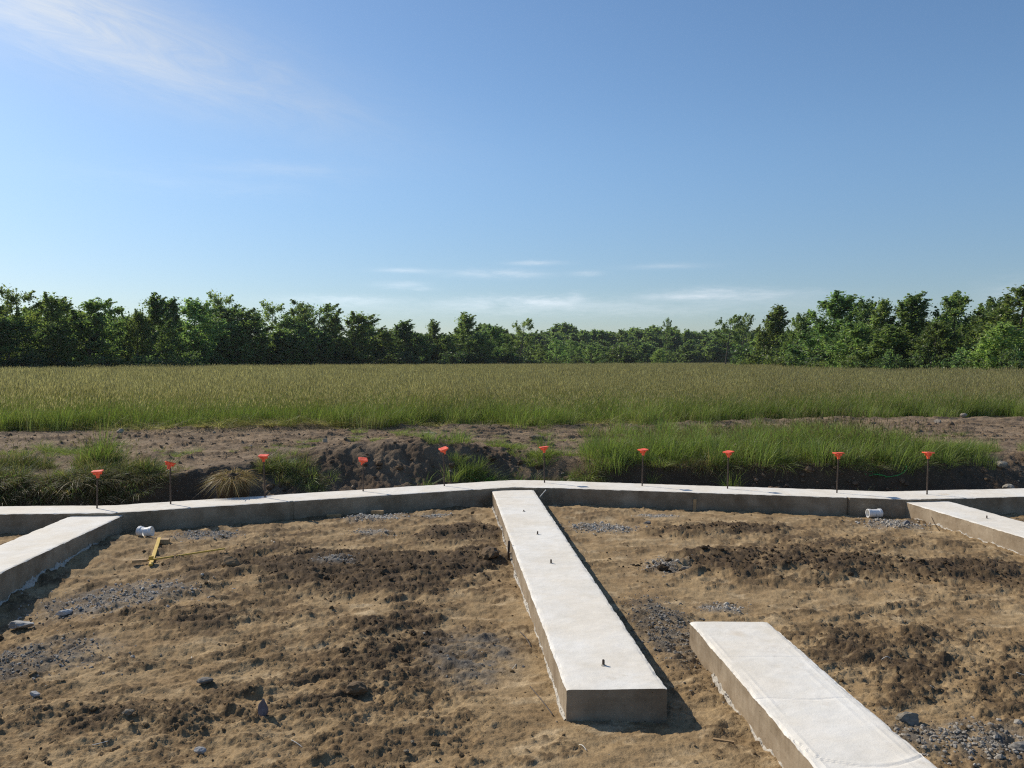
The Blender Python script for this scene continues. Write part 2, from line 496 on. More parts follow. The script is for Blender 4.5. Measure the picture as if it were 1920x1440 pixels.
GRAVEL = [  # x, y, rx, ry, stones, size, tint
    (-1.62, 9.72, 0.36, 0.24, 841, 0.021, 1.1), (-0.90, 9.83, 0.20, 0.12, 306, 0.018, 1.1), (0.98, 9.12, 0.36, 0.26, 841, 0.022, 0.85),
    (-3.25, 8.70, 0.34, 0.22, 408, 0.020, 0.9), (-3.15, 6.55, 0.62, 0.42, 1071, 0.022, 0.8), (-3.15, 5.15, 0.62, 0.42, 1071, 0.020, 0.55),
    (1.05, 5.65, 0.22, 0.75, 1071, 0.018, 0.45), (1.55, 6.13, 0.17, 0.13, 306, 0.017, 0.8), (1.36, 7.35, 0.2, 0.24, 408, 0.019, 0.7),
    (-1.52, 8.85, 0.20, 0.2, 280, 0.018, 0.9), (-1.60, 7.46, 0.22, 0.13, 255, 0.018, 0.8), (2.2, 3.95, 0.42, 0.22, 663, 0.022, 0.55),
    (4.35, 9.35, 0.34, 0.30, 663, 0.022, 0.85), (1.75, 9.84, 0.26, 0.10, 229, 0.017, 1.1), (0.45, 5.3, 0.14, 1.0, 153, 0.013, 0.6), (-0.25, 5.1, 0.3, 0.5, 102, 0.014, .6)]


def gauss(X, Y, x, y, rx, ry): return np.exp(-(((X - x) / rx) ** 2 + ((Y - y) / ry) ** 2))


def pad(X, Y):
    """height and colour of the graded building site inside the footings"""
    wx = X + 0.10 * fbm(X * 1.4, Y * 1.4, 3, 3); wy = Y + 0.10 * fbm(X * 1.4, Y * 1.4, 3, 5)
    ca, sa = 0.87, 0.49
    st1 = fbm((wx * ca + wy * sa) * 0.9, (wy * ca - wx * sa) * 5.5, 5, 9, .6)      # drag marks of the digger
    crumb = 0.50 + 0.44 * fbm(wx * 1.1, wy * 1.4, 6, 8, .6) + 0.34 * st1
    dark = 0.22 + 0.50 * fbm(wx * 0.8, wy * 1.1, 5, 12) + 0.22 * st1
    h = 0.020 * fbm(X * 0.8, Y * 0.8, 3, 1) + 0.009 * fbm(X * 3.2, Y * 3.6, 3, 2)
    vx = X + 0.34 * fbm(X * 1.5, Y * 1.5, 6, 303, .62); vy = Y + 0.34 * fbm(X * 1.5, Y * 1.9, 6, 305, .62)
    for (x, y, rx, ry, hh, cr, dk) in DARK:
        g = gauss(vx, vy, x, y, rx, ry); g2 = sstep(0.1, 0.75, g)
        h += 0.55 * hh * g2 * (0.75 + 0.5 * fbm(X * 4, Y * 4, 3, 21)); crumb += 0.50 * cr * g2; dark += 0.70 * dk * g2
    for (x, y, rx, ry) in SMOOTH:
        g = sstep(0.15, 0.8, gauss(wx, wy, x, y, rx, ry)); crumb -= 0.33 * g; dark -= 0.35 * g
    left = sstep(0.2, -0.8, X); crumb += 0.10 * left; dark += 0.14 * left * sstep(5.0, 6.5, Y)
    h += -0.17 * gauss(X, Y, -3.7, 5.6, 0.6, 1.8)
    h += -0.03 * sstep(0.5, 0.0, y_front(X) - Y)
    crumb = np.clip(crumb, 0.05, 1.25)
    # trampled clay: tan packed surface under ragged sheets of darker crumbs, small broken edges
    ru, rv = wx * ca + wy * sa, wy * ca - wx * sa
    rag = fbm(ru * 1.7, rv * 3.6, 8, 33, 0.70)
    fine = fbm(X * 15, Y * 18, 5, 44, 0.66)
    cov = sstep(-0.12, 0.20, rag + 0.34 * fine + 0.50 * (crumb - 0.58))
    n = fbm(wx * 3.6, wy * 5.6, 5, 31, 0.56)
    k = n * 7.0 + 1.4 * crumb; fl = np.floor(k); r = k - fl
    plate = fl + sstep(0.40, 0.54, r) + 0.35 * (r - 0.5)
    h = h + plate * (0.0030 + 0.0075 * np.clip(crumb, 0, 1))
    c1 = np.clip((fine + 0.55 * cov - 0.22) * 2.2, 0, 1.2)
    c2 = np.clip((fbm(X * 34, Y * 37, 3, 51, 0.62) + 0.45 * cov - 0.22) * 2.2, 0, 1)
    h = h + 0.0045 * cov + 0.0045 * c1 * cov + 0.0036 * c2 * (0.04 + cov) + 0.0013 * fbm(X * 62, Y * 62, 2, 61)
    dmask = sstep(0.42, 0.95, dark + 0.62 * rag + 0.25 * fine)
    h = h + 0.012 * st1 * np.clip(crumb, 0, 1) + 0.012 * dmask * np.clip(fine + .35, 0, 1)
    pale = np.array([0.410, 0.312, 0.190]); tan = np.array([0.305, 0.220, 0.122]); tan2 = np.array([0.235, 0.162, 0.086])
    mid = np.array([0.135, 0.092, 0.050]); loam = np.array([0.062, 0.043, 0.027])
    t = sstep(-0.3, 0.3, fbm(X * 2.3, Y * 2.3, 5, 81, .6))[:, None]
    base = tan * (1 - t) + tan2 * t
    p = (sstep(0.05, 0.40, fbm(wx * 3.1, wy * 5.0, 6, 83, .66)) * sstep(0.95, 0.3, crumb))[:, None]
    base = base * (1 - p) + pale * p
    cv = (np.clip(cov * (0.26 + 0.62 * c1 + 0.40 * c2), 0, 0.95))[:, None]
    col = base * (1 - cv) + mid * cv
    dm = (dmask * np.clip(0.62 + 0.4 * c1, 0, 1))[:, None] * 0.92
    col = col * (1 - dm) + loam * dm
    for (x, y, rx, ry, k, s, tint) in GRAVEL:
        g = sstep(0.12, 0.7, gauss(wx, wy, x, y, rx, ry)) * 0.9
        g = (g * np.clip(0.6 + 1.2 * fbm(X * 9, Y * 9, 3, 91), 0, 1))[:, None]
        col = col * (1 - g) + np.array([0.185, 0.175, 0.16]) * tint * g
        h += g[:, 0] * 0.012
    return h, col


def outer(X, Y):
    """trench behind the footing, cut bank and dirt track up to the meadow"""
    yb = y_back(X); foot = yb + np.interp(X, BX, B_FOOT); w = np.interp(X, BX, B_W); zc = np.interp(X, BX, B_Z)
    wig = 0.16 * fbm(X * 1.1, X * 0 + 2.2, 4, 101) + 0.10 * fbm(X * 3.4, Y * 1.2, 4, 103)
    t = (Y - foot - wig * np.clip(w * 1.4, 0.6, 1.1)) / w
    s = sstep(0, 1, t)
    h = -0.06 + (zc + 0.06) * s
    crest = foot + w
    ye = y_edge(X)
    tt = np.clip((Y - crest) / (ye - crest), 0, 1)
    h = h + (FIELD_Z - zc) * sstep(0, 1, tt)
    # soil heaps and clefts
    h += 0.13 * gauss(X, Y, -1.25, 12.5, 0.8, 0.45) + 0.10 * gauss(X, Y, -2.3, 12.2, 0.7, 0.5) + 0.08 * gauss(X, Y, -.3, 12.4, 0.6, 0.35) + 0.07 * gauss(X, Y, -3.4, 12.2, .5, .35) + 0.16 * gauss(X, Y, 3.55, 11.3, 0.55, 0.28) + 0.10 * gauss(X, Y, 4.6, 11.2, 0.5, 0.3)
    h += -0.16 * gauss(X, Y, -3.35, 11.1, 0.3, 0.7) - 0.08 * gauss(X, Y, -5.75, 10.1, 0.22, 0.5)
    slope = np.exp(-((t - 0.5) / 0.55) ** 2)
    rough = np.clip(0.25 + slope * 0.9, 0, 1)
    h += rough * (0.085 * fbm(X * 1.8, Y * 1.6, 5, 111, 0.55) + 0.060 * np.clip(fbm(X * 5, Y * 4.5, 4, 113, .6), -.1, 1) + 0.022 * fbm(X * 13, Y * 12, 3, 115))
    # gullies running down the bank
    h += 0.05 * slope * np.clip(w, 0, 1) * fbm(X * 3.5 + Y * 1.1, Y * 0.7, 3, 117)
    track = sstep(0.05, 0.25, tt) * sstep(1.0, 0.92, tt)
    row = fbm(X * 0.9, Y * 5.0, 5, 121, 0.58)
    clod = np.clip(row * 1.5 - 0.05, 0, 1) * (0.6 + 0.8 * np.clip(fbm(X * 7, Y * 11, 4, 129, .6) + .2, 0, 1))
    h += track * (0.10 * clod + 0.045 * np.clip(fbm(X * 5, Y * 8, 4, 123), 0, 1) + 0.03 * fbm(X * 0.5, Y * 1.6, 2, 125))
    for c0, sd in ((.26, 171), (.52, 173), (.74, 175)):       # rows of clods pushed up between the wheel tracks
        w0 = np.exp(-((tt - c0 - .07 * fbm(X * .5, X * 0 + sd, 3, sd)) / .055) ** 2) * track * np.clip(.35 + 1.3 * fbm(X * .55, Y * .8, 3, sd + 1), 0, 1)
        lump = np.clip(fbm(X * 5, Y * 8, 5, sd + 2, .64) + .25, 0, 1)
        h += .13 * w0 * lump; clod = np.maximum(clod, w0 * lump * 1.2)
    berm = np.exp(-((tt - 0.94) / 0.05) ** 2)
    h += berm * (0.05 + 0.06 * np.clip(fbm(X * 1.6, Y * 3, 4, 127), -0.3, 1)) * sstep(-7.5, -5, X)
    h = h * sstep(1.02, 0.97, tt) + FIELD_Z * (1 - sstep(1.02, 0.97, tt))
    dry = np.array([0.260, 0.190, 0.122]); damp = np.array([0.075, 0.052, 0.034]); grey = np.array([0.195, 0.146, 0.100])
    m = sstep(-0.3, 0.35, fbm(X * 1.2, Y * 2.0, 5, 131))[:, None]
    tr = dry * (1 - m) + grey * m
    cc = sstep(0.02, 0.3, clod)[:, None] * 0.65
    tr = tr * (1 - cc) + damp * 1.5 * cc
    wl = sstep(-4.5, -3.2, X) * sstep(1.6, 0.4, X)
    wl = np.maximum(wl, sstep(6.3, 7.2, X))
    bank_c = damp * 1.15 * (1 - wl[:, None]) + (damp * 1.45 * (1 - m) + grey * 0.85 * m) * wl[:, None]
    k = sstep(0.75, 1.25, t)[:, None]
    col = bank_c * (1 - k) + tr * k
    return h, col


NS = 1001
S = np.linspace(-1, 1, NS)


def half_w(Y): return 1.2 + 0.665 * Y


def strip_grid(name, ya, yb, ts, fn, mat):
    """terrain sheet between two lines y=ya(x) and y=yb(x)"""
    rows = []
    for t in ts:
        y = np.full(NS, 0.0); x = S * 8
        for _ in range(6):
            y = ya(x) * (1 - t) + yb(x) * t
            x = S * half_w(np.clip(y, 0, None))
        rows.append(np.stack([x, y], 1))
    P = np.concatenate(rows)
    h, col = fn(P[:, 0], P[:, 1])
    nr = len(ts)
    i = np.arange(nr - 1)[:, None] * NS + np.arange(NS - 1)[None, :]
    q = np.stack([i, i + 1, i + NS + 1, i + NS], -1).reshape(-1, 4)
    me = mesh_np(name, np.column_stack([P, h]), q, col=col, mats=(mat,), smooth=True)
    return tag(link(name, me), kind='structure')


def y_mid(x): return (y_front(x) + y_back(x)) / 2
def y_track(x): return y_crest(x) + 0.6


def height_at(x, y):
    X, Y = np.atleast_1d(np.asarray(x, float)), np.atleast_1d(np.asarray(y, float))
    a = pad(X, Y)[0]; b = outer(X, Y)[0]
    z = np.where(Y < y_mid(X), a, b)
    return np.where(Y > y_edge(X), FIELD_Z, z)


def hz1(x, y): return float(height_at(x, y)[0])


# rows: closer together near the viewer, where the soil fills more of the picture
ys = [1.2, 1.6, 2.0, 2.4, 2.7, 2.95]
while ys[-1] < 9.9: ys.append(ys[-1] + max(0.010, ys[-1] ** 2 / 1517 * 0.92))
ts = (np.array(ys) - 1.2) / (ys[-1] - 1.2)
strip_grid('ground', lambda x: 0 * x + 1.2, y_mid, ts, pad, M_SOIL)
strip_grid('bank', y_mid, y_track, np.linspace(0, 1, 130), outer, M_BANK)
strip_grid('dirt_track', y_track, lambda x: y_edge(x) + 0.15, np.linspace(0, 1, 130), outer, M_BANK)


def field_fn(X, Y):
    c1 = np.array([0.085, 0.088, 0.034]); c2 = np.array([0.12, 0.098, 0.05])
    m = sstep(-0.3, 0.3, fbm(X * 0.15, Y * 0.15, 4, 141))[:, None]
    edge = (Y - y_edge(X))[:, None]
    k = sstep(0.3, 1.5, edge)
    return np.full(len(X), FIELD_Z), (c1 * (1 - m) + c2 * m) * k + np.array([0.15, 0.12, 0.06]) * (1 - k)


strip_grid('field', lambda x: y_edge(x) + 0.15, lambda x: 0 * x + 900, np.concatenate([np.linspace(0, .004, 8), np.linspace(.008, .1, 40), np.linspace(.12, 1, 24)]), field_fn, M_FIELD)
g = MB(); g.add([(-900, -300, -0.6), (900, -300, -0.6), (900, 900, -0.6), (-900, 900, -0.6)], [(0, 1, 2, 3)], col=(0.2, 0.14, 0.08))
tag(g.build('terrain', M_FIELD), kind='structure')


# ------------------------------------------------------------------ footings
def resample(P, ds):
    P = np.array(P, float); seg = np.hypot(*np.diff(P, axis=0).T)
    out, idx = [], []
    for i, s in enumerate(seg):
        n = max(2, int(s / ds)); t = np.arange(n) / n
        idx.extend(i + t)
    idx.append(len(P) - 1)
    return np.array(idx)


def footing(name, left, right, zt, zb, seed, ds, label, steps=(), lip=0.75, marks=None):
    """poured strip: left and right top edges as point lists in the same order"""
    idx = resample(left, ds); k = np.arange(len(left))
    Lp = np.stack([np.interp(idx, k, [p[i] for p in left]) for i in (0, 1)], 1)
    Rp = np.stack([np.interp(idx, k, [p[i] for p in right]) for i in (0, 1)], 1)
    along = np.concatenate([[0], np.cumsum(np.hypot(*np.diff(Lp, axis=0).T))])
    n = len(idx)
    side = np.array([0, .25, .5, .7, .82, .90, .96]); NT = 30
    acr = Rp - Lp; wid = np.hypot(acr[:, 0], acr[:, 1]); un = acr / wid[:, None]
    cols = []

    def wob(f, oc, sd, y=0.0): return fbm(along * f, along * 0 + y, oc, sd)
    edgeL = (0.007 * wob(1.3, 2, seed) + 0.008 * wob(6, 4, seed + 1, 1.5) + 0.004 * wob(26, 3, seed + 2)) * lip
    edgeR = (0.007 * wob(1.2, 2, seed + 3) + 0.008 * wob(6, 4, seed + 4, 2.5) + 0.004 * wob(26, 3, seed + 5)) * lip
    st = np.zeros(n)
    for (a, b, d) in steps: st += d * ((along > a) & (along < b))
    for sgn, base, edge in ((-1, Lp, edgeL),):
        for s in side:
            z = zb + (zt - zb) * s
            d = 0.005 * fbm(along * 3, np.full(n, s * 2.2), 4, seed + 7) + 0.0015 * fbm(along * 25, np.full(n, s * 9), 3, seed + 8) + edge * sstep(0.7, 1, np.array([s]))[0] * 0.7 + st
            p = base - un * d[:, None]
            cols.append(np.column_stack([p, np.full(n, z)]))
    for j in range(NT + 1):
        t = j / NT
        tt = 0.5 - 0.5 * math.cos(math.pi * t) if 0 < j < NT else t
        p = Lp * (1 - tt) + Rp * tt
        p = p - un * ((edgeL + st) * max(0, 1 - tt * 12))[:, None] + un * (edgeR * max(0, 1 - (1 - tt) * 12))[:, None]
        e = min(tt, 1 - tt) * float(wid.mean())
        mk = marks(along, tt) if marks else 0
        z = zt + 0.0035 * fbm(along * 1.7, np.full(n, tt * 1.1), 3, seed + 11) + 0.0016 * fbm(along * 14, np.full(n, tt * 7.), 4, seed + 12) + mk
        if e < 0.035:
            sd = seed + (13 if tt < .5 else 17)
            chip = fbm(along * 7, np.full(n, e * 22), 4, sd)
            z = z - (0.006 + 0.022 * np.clip(chip, 0, 1)) * max(0, 1 - e / 0.03) ** 1.6 * lip + 0.006 * np.clip(-chip, 0, 1) * math.exp(-((e - 0.012) / 0.01) ** 2) * lip
        cols.append(np.column_stack([p, z]))
    for s in side[::-1]:
        z = zb + (zt - zb) * s
        d = 0.005 * fbm(along * 3, np.full(n, s * 2.2), 4, seed + 21) + 0.0015 * fbm(along * 25, np.full(n, s * 9), 3, seed + 22) + edgeR * sstep(0.7, 1, np.array([s]))[0] * 0.7
        cols.append(np.column_stack([Rp + un * d[:, None], np.full(n, z)]))
    m = len(cols)
    V = np.stack(cols, 1).reshape(-1, 3)
    i = np.arange(n - 1)[:, None] * m + np.arange(m - 1)[None, :]
    q = np.stack([i, i + 1, i + m + 1, i + m], -1).reshape(-1, 4)
    # closing faces at both ends, a few millimetres rough
    polys = [list(range(m))[::-1], [(n - 1) * m + k for k in range(m)]]
    me = mesh_np(name, V, q, mats=(M_CONC,), smooth=False, polys=polys)
    return tag(link(name, me), label, 'footing')




def near_marks(s, t):
    """trowel seams on the near strip: a curved cold joint, a cross joint and ridges along the right edge"""
    seam = 1.27 - 0.10 * (1 - (2 * t - 1) ** 2) + 0.18 * max(0, .1 - t) / .1
    z = -0.0025 * np.exp(-((s - seam) / .010) ** 2) + 0.0015 * np.exp(-((s - seam - .02) / .012) ** 2)
    z = z - 0.0028 * np.exp(-((s - 1.86 - .01 * np.sin(t * 9)) / .008) ** 2) - 0.002 * np.exp(-((s - 2.44) / .009) ** 2)
    for c, a in ((.90, .005), (.80, .0035)):
        w = c + .018 * np.sin(s * 3.1) + .01 * np.sin(s * 8)
        z = z + .35 * a * np.exp(-((t - w) / .014) ** 2) * sstep(2.9, 2.3, s) * sstep(.9, 1.3, s)
    w = .11 + .014 * np.sin(s * 4.0)
    return z + 0.002 * np.exp(-((t - w) / .015) ** 2) * sstep(3.0, 2.6, s)


def mid_marks(s, t): return -0.003 * np.exp(-((s - 6.02 - .012 * np.sin(t * 7)) / .010) ** 2) - .002 * np.exp(-((s - 3.9) / .012) ** 2)


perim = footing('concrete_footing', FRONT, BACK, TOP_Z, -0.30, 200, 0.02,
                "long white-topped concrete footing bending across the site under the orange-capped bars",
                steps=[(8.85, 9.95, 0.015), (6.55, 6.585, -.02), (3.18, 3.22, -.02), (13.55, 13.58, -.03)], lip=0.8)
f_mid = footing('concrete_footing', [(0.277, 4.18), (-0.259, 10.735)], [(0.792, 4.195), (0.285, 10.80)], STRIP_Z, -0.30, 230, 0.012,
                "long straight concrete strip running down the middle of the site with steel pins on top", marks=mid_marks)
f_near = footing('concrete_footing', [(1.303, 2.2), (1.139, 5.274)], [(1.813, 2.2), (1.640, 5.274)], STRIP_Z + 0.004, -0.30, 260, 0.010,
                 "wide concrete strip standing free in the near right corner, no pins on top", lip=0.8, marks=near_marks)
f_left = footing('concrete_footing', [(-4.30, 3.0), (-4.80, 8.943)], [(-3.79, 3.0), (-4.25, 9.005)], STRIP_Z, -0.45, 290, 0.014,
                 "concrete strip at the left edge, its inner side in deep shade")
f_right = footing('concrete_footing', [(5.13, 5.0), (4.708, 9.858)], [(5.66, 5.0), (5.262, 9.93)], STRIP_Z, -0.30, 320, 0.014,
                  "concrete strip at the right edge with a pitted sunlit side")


def spill(parent, pts, seed, w=0.05, hgt=0.045, wscale=1.0):
    """lumpy line of concrete that leaked out under the form boards"""
    P = np.array(pts, float); L = np.hypot(*(P[1] - P[0])); n = int(L / 0.012); m = 9
    t = np.linspace(0, 1, n); base = P[0] + (P[1] - P[0]) * t[:, None]
    d = (P[1] - P[0]) / L; nrm = np.array([-d[1], d[0]])
    amp = np.clip(0.45 + 1.1 * fbm(t * L * 1.6, t * 0, 3, seed), 0.02, 1.4) * wscale
    V = []
    for j in range(m):
        a = j / (m - 1)
        off = a * w * amp * (1 + 0.5 * fbm(t * L * 11, t * 0 + a * 2, 3, seed + 1))
        x = base + nrm * (off[:, None] - 0.012)
        gz = height_at(x[:, 0], x[:, 1])
        z = gz - 0.02 + (hgt * amp * (1 - a ** 1.7) * (0.8 + 0.7 * 1.3 * fbm(t * L * 26, t * 0 + a * 5, 4, seed + 3)) + 0.02)
        z = z - 0.03 * (a > 0.99)
        V.append(np.column_stack([x, z]))
    V = np.stack(V, 1).reshape(-1, 3)
    i = np.arange(n - 1)[:, None] * m + np.arange(m - 1)[None, :]
    q = np.stack([i, i + m, i + m + 1, i + 1], -1).reshape(-1, 4)
    return link('concrete_spill', mesh_np('concrete_spill', V, q, mats=(M_PASTE,), smooth=False), parent)


spill(f_mid, [(0.272, 4.19), (-0.25, 10.4)], 401, 0.035, 0.03)
spill(f_near, [(1.31, 2.4), (1.165, 4.75)], 405, 0.05, 0.045, 1.1)
spill(f_left, [(-4.25, 8.9), (-3.80, 3.2)], 409, 0.09, 0.05)
spill(f_right, [(5.10, 5.2), (4.72, 9.7)], 413, 0.04, 0.03)

# thin summer haze lying over the meadow and the woods
hm = bpy.data.materials.new('thin_haze'); hm.use_nodes = True
hm.node_tree.nodes.remove(hm.node_tree.nodes['Principled BSDF'])
pv = hm.node_tree.nodes.new('ShaderNodeVolumePrincipled')
pv.inputs['Color'].default_value = (0.86, 0.93, 1.0, 1); pv.inputs['Density'].default_value = 0.00013; pv.inputs['Anisotropy'].default_value = 0.2
hm.node_tree.links.new(pv.outputs[0], hm.node_tree.nodes['Material Output'].inputs['Volume'])
m = MB(); m.box((0, 330, 8.2), (1900, 1300, 19.6))
tag(m.build('haze', hm), kind='stuff')


# ------------------------------------------------------------------ stones and clods
def ico(sub):
    import bmesh
    bm = bmesh.new(); bmesh.ops.create_icosphere(bm, subdivisions=sub, radius=1)
    V = np.array([v.co[:] for v in bm.verts]); T = np.array([[v.index for v in f.verts] for f in bm.faces]); bm.free()
    return V, T


ICO1, ICO2, ICO3 = ico(1), ico(2), ico(3)


def rand_rot(k):
    q = rng.normal(size=(k, 4)); q /= np.linalg.norm(q, axis=1)[:, None]
    w, x, y, z = q.T
    return np.stack([np.stack([1 - 2 * (y * y + z * z), 2 * (x * y - z * w), 2 * (x * z + y * w)], 1),
                     np.stack([2 * (x * y + z * w), 1 - 2 * (x * x + z * z), 2 * (y * z - x * w)], 1),
                     np.stack([2 * (x * z - y * w), 2 * (y * z + x * w), 1 - 2 * (x * x + y * y)], 1)], 1)


def lumps(name, P, size, colr, base=ICO1, jag=0.35, mat=None, flat=0.75, sink=0.25):
    k = len(P); V0, T0 = base; nv = len(V0)
    V = V0[None] * (1 + jag * rng.uniform(-1, 1, (k, nv, 1))) * rng.uniform(0.65, 1.25, (k, 1, 3))
    V = np.einsum('kij,knj->kni', rand_rot(k), V)
    V[:, :, 2] *= flat
    V = V * size[:, None, None] + P[:, None, :]
    V[:, :, 2] += (size * (flat - sink * 2) * 0.8)[:, None]
    T = (T0[None] + (np.arange(k) * nv)[:, None, None]).reshape(-1, 3)
    C = np.repeat(colr, nv, 0)
    me = mesh_np(name, V.reshape(-1, 3), tris=T, col=C, mats=(mat,))
    return link(name, me)


pts, sz, cc = [], [], []
for (x, y, rx, ry, k, s, tint) in GRAVEL:
    p = np.column_stack([x + rng.normal(0, .5, k) * rx, y + rng.normal(0, .5, k) * ry])
    pts.append(p); sz.append(s * rng.lognormal(-0.25, 0.45, k))
    v = rng.uniform(0.7, 1.5, (k, 1)) * tint
    cc.append(np.clip(np.array([[0.40, 0.37, 0.325]]) * v + rng.uniform(-.01, .03, (k, 1)) * np.array([[1, .8, .5]]), 0.02, 0.6))
k = 90
p = np.column_stack([-3.95 + rng.normal(0, .16, k), 10.05 + rng.normal(0, .12, k)]); pts.append(p); sz.append(0.022 * rng.lognormal(-.2, .4, k)); cc.append(rng.uniform(.15, .35, (k, 1)) * np.ones((1, 3)))
p = np.concatenate(pts)
keep = (p[:, 1] < y_front(p[:, 0]) - 0.03) | (p[:, 1] > y_back(p[:, 0]) + 0.05)
z = height_at(p[:, 0], p[:, 1])
o = lumps('gravel', np.column_stack([p, z])[keep], np.concatenate(sz)[keep] * 0.36, np.concatenate(cc)[keep], ICO1, 0.32, M_STONE, 0.8)
tag(o, kind='stuff')

# loose clods of soil on the site, denser on the dark heaps
pts, sz, cc = [], [], []


def clods(x, y, rx, ry, k, s, c, sig=0.35, sp=0.55):
    pts.append(np.column_stack([x + rng.normal(0, .55, k) * rx, y + rng.normal(0, .55, k) * ry]))
    sz.append(np.clip(s * rng.lognormal(-0.35, sp, k), 0, 0.05)); cc.append(np.array([c]) * rng.uniform(1 - sig, 1 + sig, (k, 1)))


LOAM, MID, TAN = (0.068, 0.046, 0.027), (0.145, 0.10, 0.055), (0.25, 0.17, 0.09)
for (x, y, rx, ry, hh, cr, dk) in DARK:
    kk = int(650 * rx * ry * cr + 30)
    clods(x, y, rx, ry, kk, 0.006 + 0.05 * hh, LOAM if dk > .7 else MID)
k = 3000
yy = 3.2 + 7.2 * rng.random(k) ** 1.5; xx = rng.uniform(-1, 1, k) * (0.65 * yy + 0.6)
m_ = fbm(xx * 1.1, yy * 1.1, 3, 8) + rng.normal(0, .2, k) > 0.0
pts.append(np.column_stack([xx, yy])[m_]); sz.append((0.0062 * rng.lognormal(-.2, .6, k))[m_])
cc.append((np.where(rng.random((k, 1)) < .65, np.array([MID]), np.where(rng.random((k, 1)) < .6, np.array([TAN]), np.array([[.19, .16, .12]]))) * rng.uniform(.6, 1.3, (k, 1)))[m_])
p = np.concatenate(pts); s_ = np.concatenate(sz); c_ = np.concatenate(cc)


def on_strip(p):
    r = np.zeros(len(p), bool)
    for L_, R_ in (((0.277, 4.18, -0.259, 10.735), (0.792, 4.195, 0.285, 10.80)), ((1.303, 2.2, 1.139, 5.274), (1.813, 2.2, 1.64, 5.274)),
                   ((-4.3, 3.0, -4.8, 8.943), (-3.79, 3, -4.25, 9.005)), ((5.13, 5, 4.708, 9.858), (5.66, 5, 5.262, 9.93))):
        t = (p[:, 1] - L_[1]) / (L_[3] - L_[1])
        xl = L_[0] + (L_[2] - L_[0]) * t; xr = R_[0] + (R_[2] - R_[0]) * t
        r |= (t > -0.01) & (t < 1.01) & (p[:, 0] > xl - 0.02) & (p[:, 0] < xr + 0.02)
    return r


keep = (p[:, 1] < y_front(p[:, 0]) - 0.06) & ~on_strip(p)
p, s_, c_ = p[keep], s_[keep], c_[keep]
o = lumps('soil_clods', np.column_stack([p, height_at(p[:, 0], p[:, 1])]), s_, c_, ICO2, 0.27, M_CLOD, 0.75)
tag(o, kind='stuff')

# clods and pebbles on the bank and the track
k = 4200
xx = rng.uniform(-10, 10, k); yb = y_back(xx)
yy = yb + 0.1 + (y_edge(xx) - yb) * rng.random(k)
wl = np.clip(sstep(-4.4, -3.2, xx) * sstep(1.7, 0.6, xx) + sstep(6, 7, xx) + sstep(0.3, 0.9, (yy - y_crest(xx))), 0, 1)
m_ = rng.random(k) < (0.35 + 0.65 * wl)
xx, yy, wl = xx[m_], yy[m_], wl[m_]
k = len(xx)
pale = rng.random((k, 1)) < 0.10
c_ = np.where(pale, np.array([[.30, .25, .19]]), np.where((yy < y_crest(xx))[:, None], np.array([[.10, .07, .045]]), np.array([[.17, .122, .08]]))) * rng.uniform(.6, 1.4, (k, 1))
o = lumps('bank_clods', np.column_stack([xx, yy, height_at(xx, yy)]), np.clip((0.011 + .008 * (yy < y_crest(xx))) * rng.lognormal(-.2, .65, k), 0, .06), c_, ICO2, 0.2, M_CLOD, 0.8)
tag(o, kind='stuff')
k = 420
xx = np.concatenate([3.55 + rng.normal(0, .38, 260), 4.7 + rng.normal(0, .5, 160)]); yy = np.concatenate([11.25 + rng.normal(0, .13, 260), 11.1 + rng.normal(0, .14, 160)])
yy = np.maximum(yy, y_back(xx) + .06)
o = lumps('trench_clods', np.column_stack([xx, yy, height_at(xx, yy)]), 0.022 * rng.lognormal(-.3, .55, k), np.array([[.15, .10, .066]]) * rng.uniform(.6, 1.5, (k, 1)), ICO2, 0.22, M_CLOD, 0.8)
tag(o, kind='stuff')


def rock(name, x, y, size, col, label, cat='rock', seed=0, cuts=7, jag=0.05, rz=0.0, sink=0.22, tilt=0.0, z=None, taper=0.0):
    """broken stone: a sphere cut by flat planes, then roughened"""
    r = np.random.default_rng(seed + 900)
    V, T = ICO3; V = V.copy()
    for _ in range(cuts):
        nrm = r.normal(size=3); nrm /= np.linalg.norm(nrm); d = r.uniform(.45, .8)
        ex = V @ nrm - d; V -= np.clip(ex, 0, None)[:, None] * nrm
    V *= 1 + jag * r.uniform(-1, 1, (len(V), 1)) + 0.06 * (np.sin(V[:, :1] * 9 + seed) * np.sin(V[:, 1:2] * 8))
    V[:, :2] *= 1 - taper * np.clip(V[:, 2:3] + .3, 0, 1.2)
    V *= np.array(size) / 2
    c = np.array(col) * r.uniform(.85, 1.15, (len(V), 1))
    me = mesh_np(name, V, tris=T, col=c, mats=(M_STONE,))
    zz = hz1(x, y) if z is None else z
    return tag(link(name, me, loc=(x, y, zz + size[2] * (0.5 - sink)), rot=(tilt, tilt * .6, rz)), label, cat)


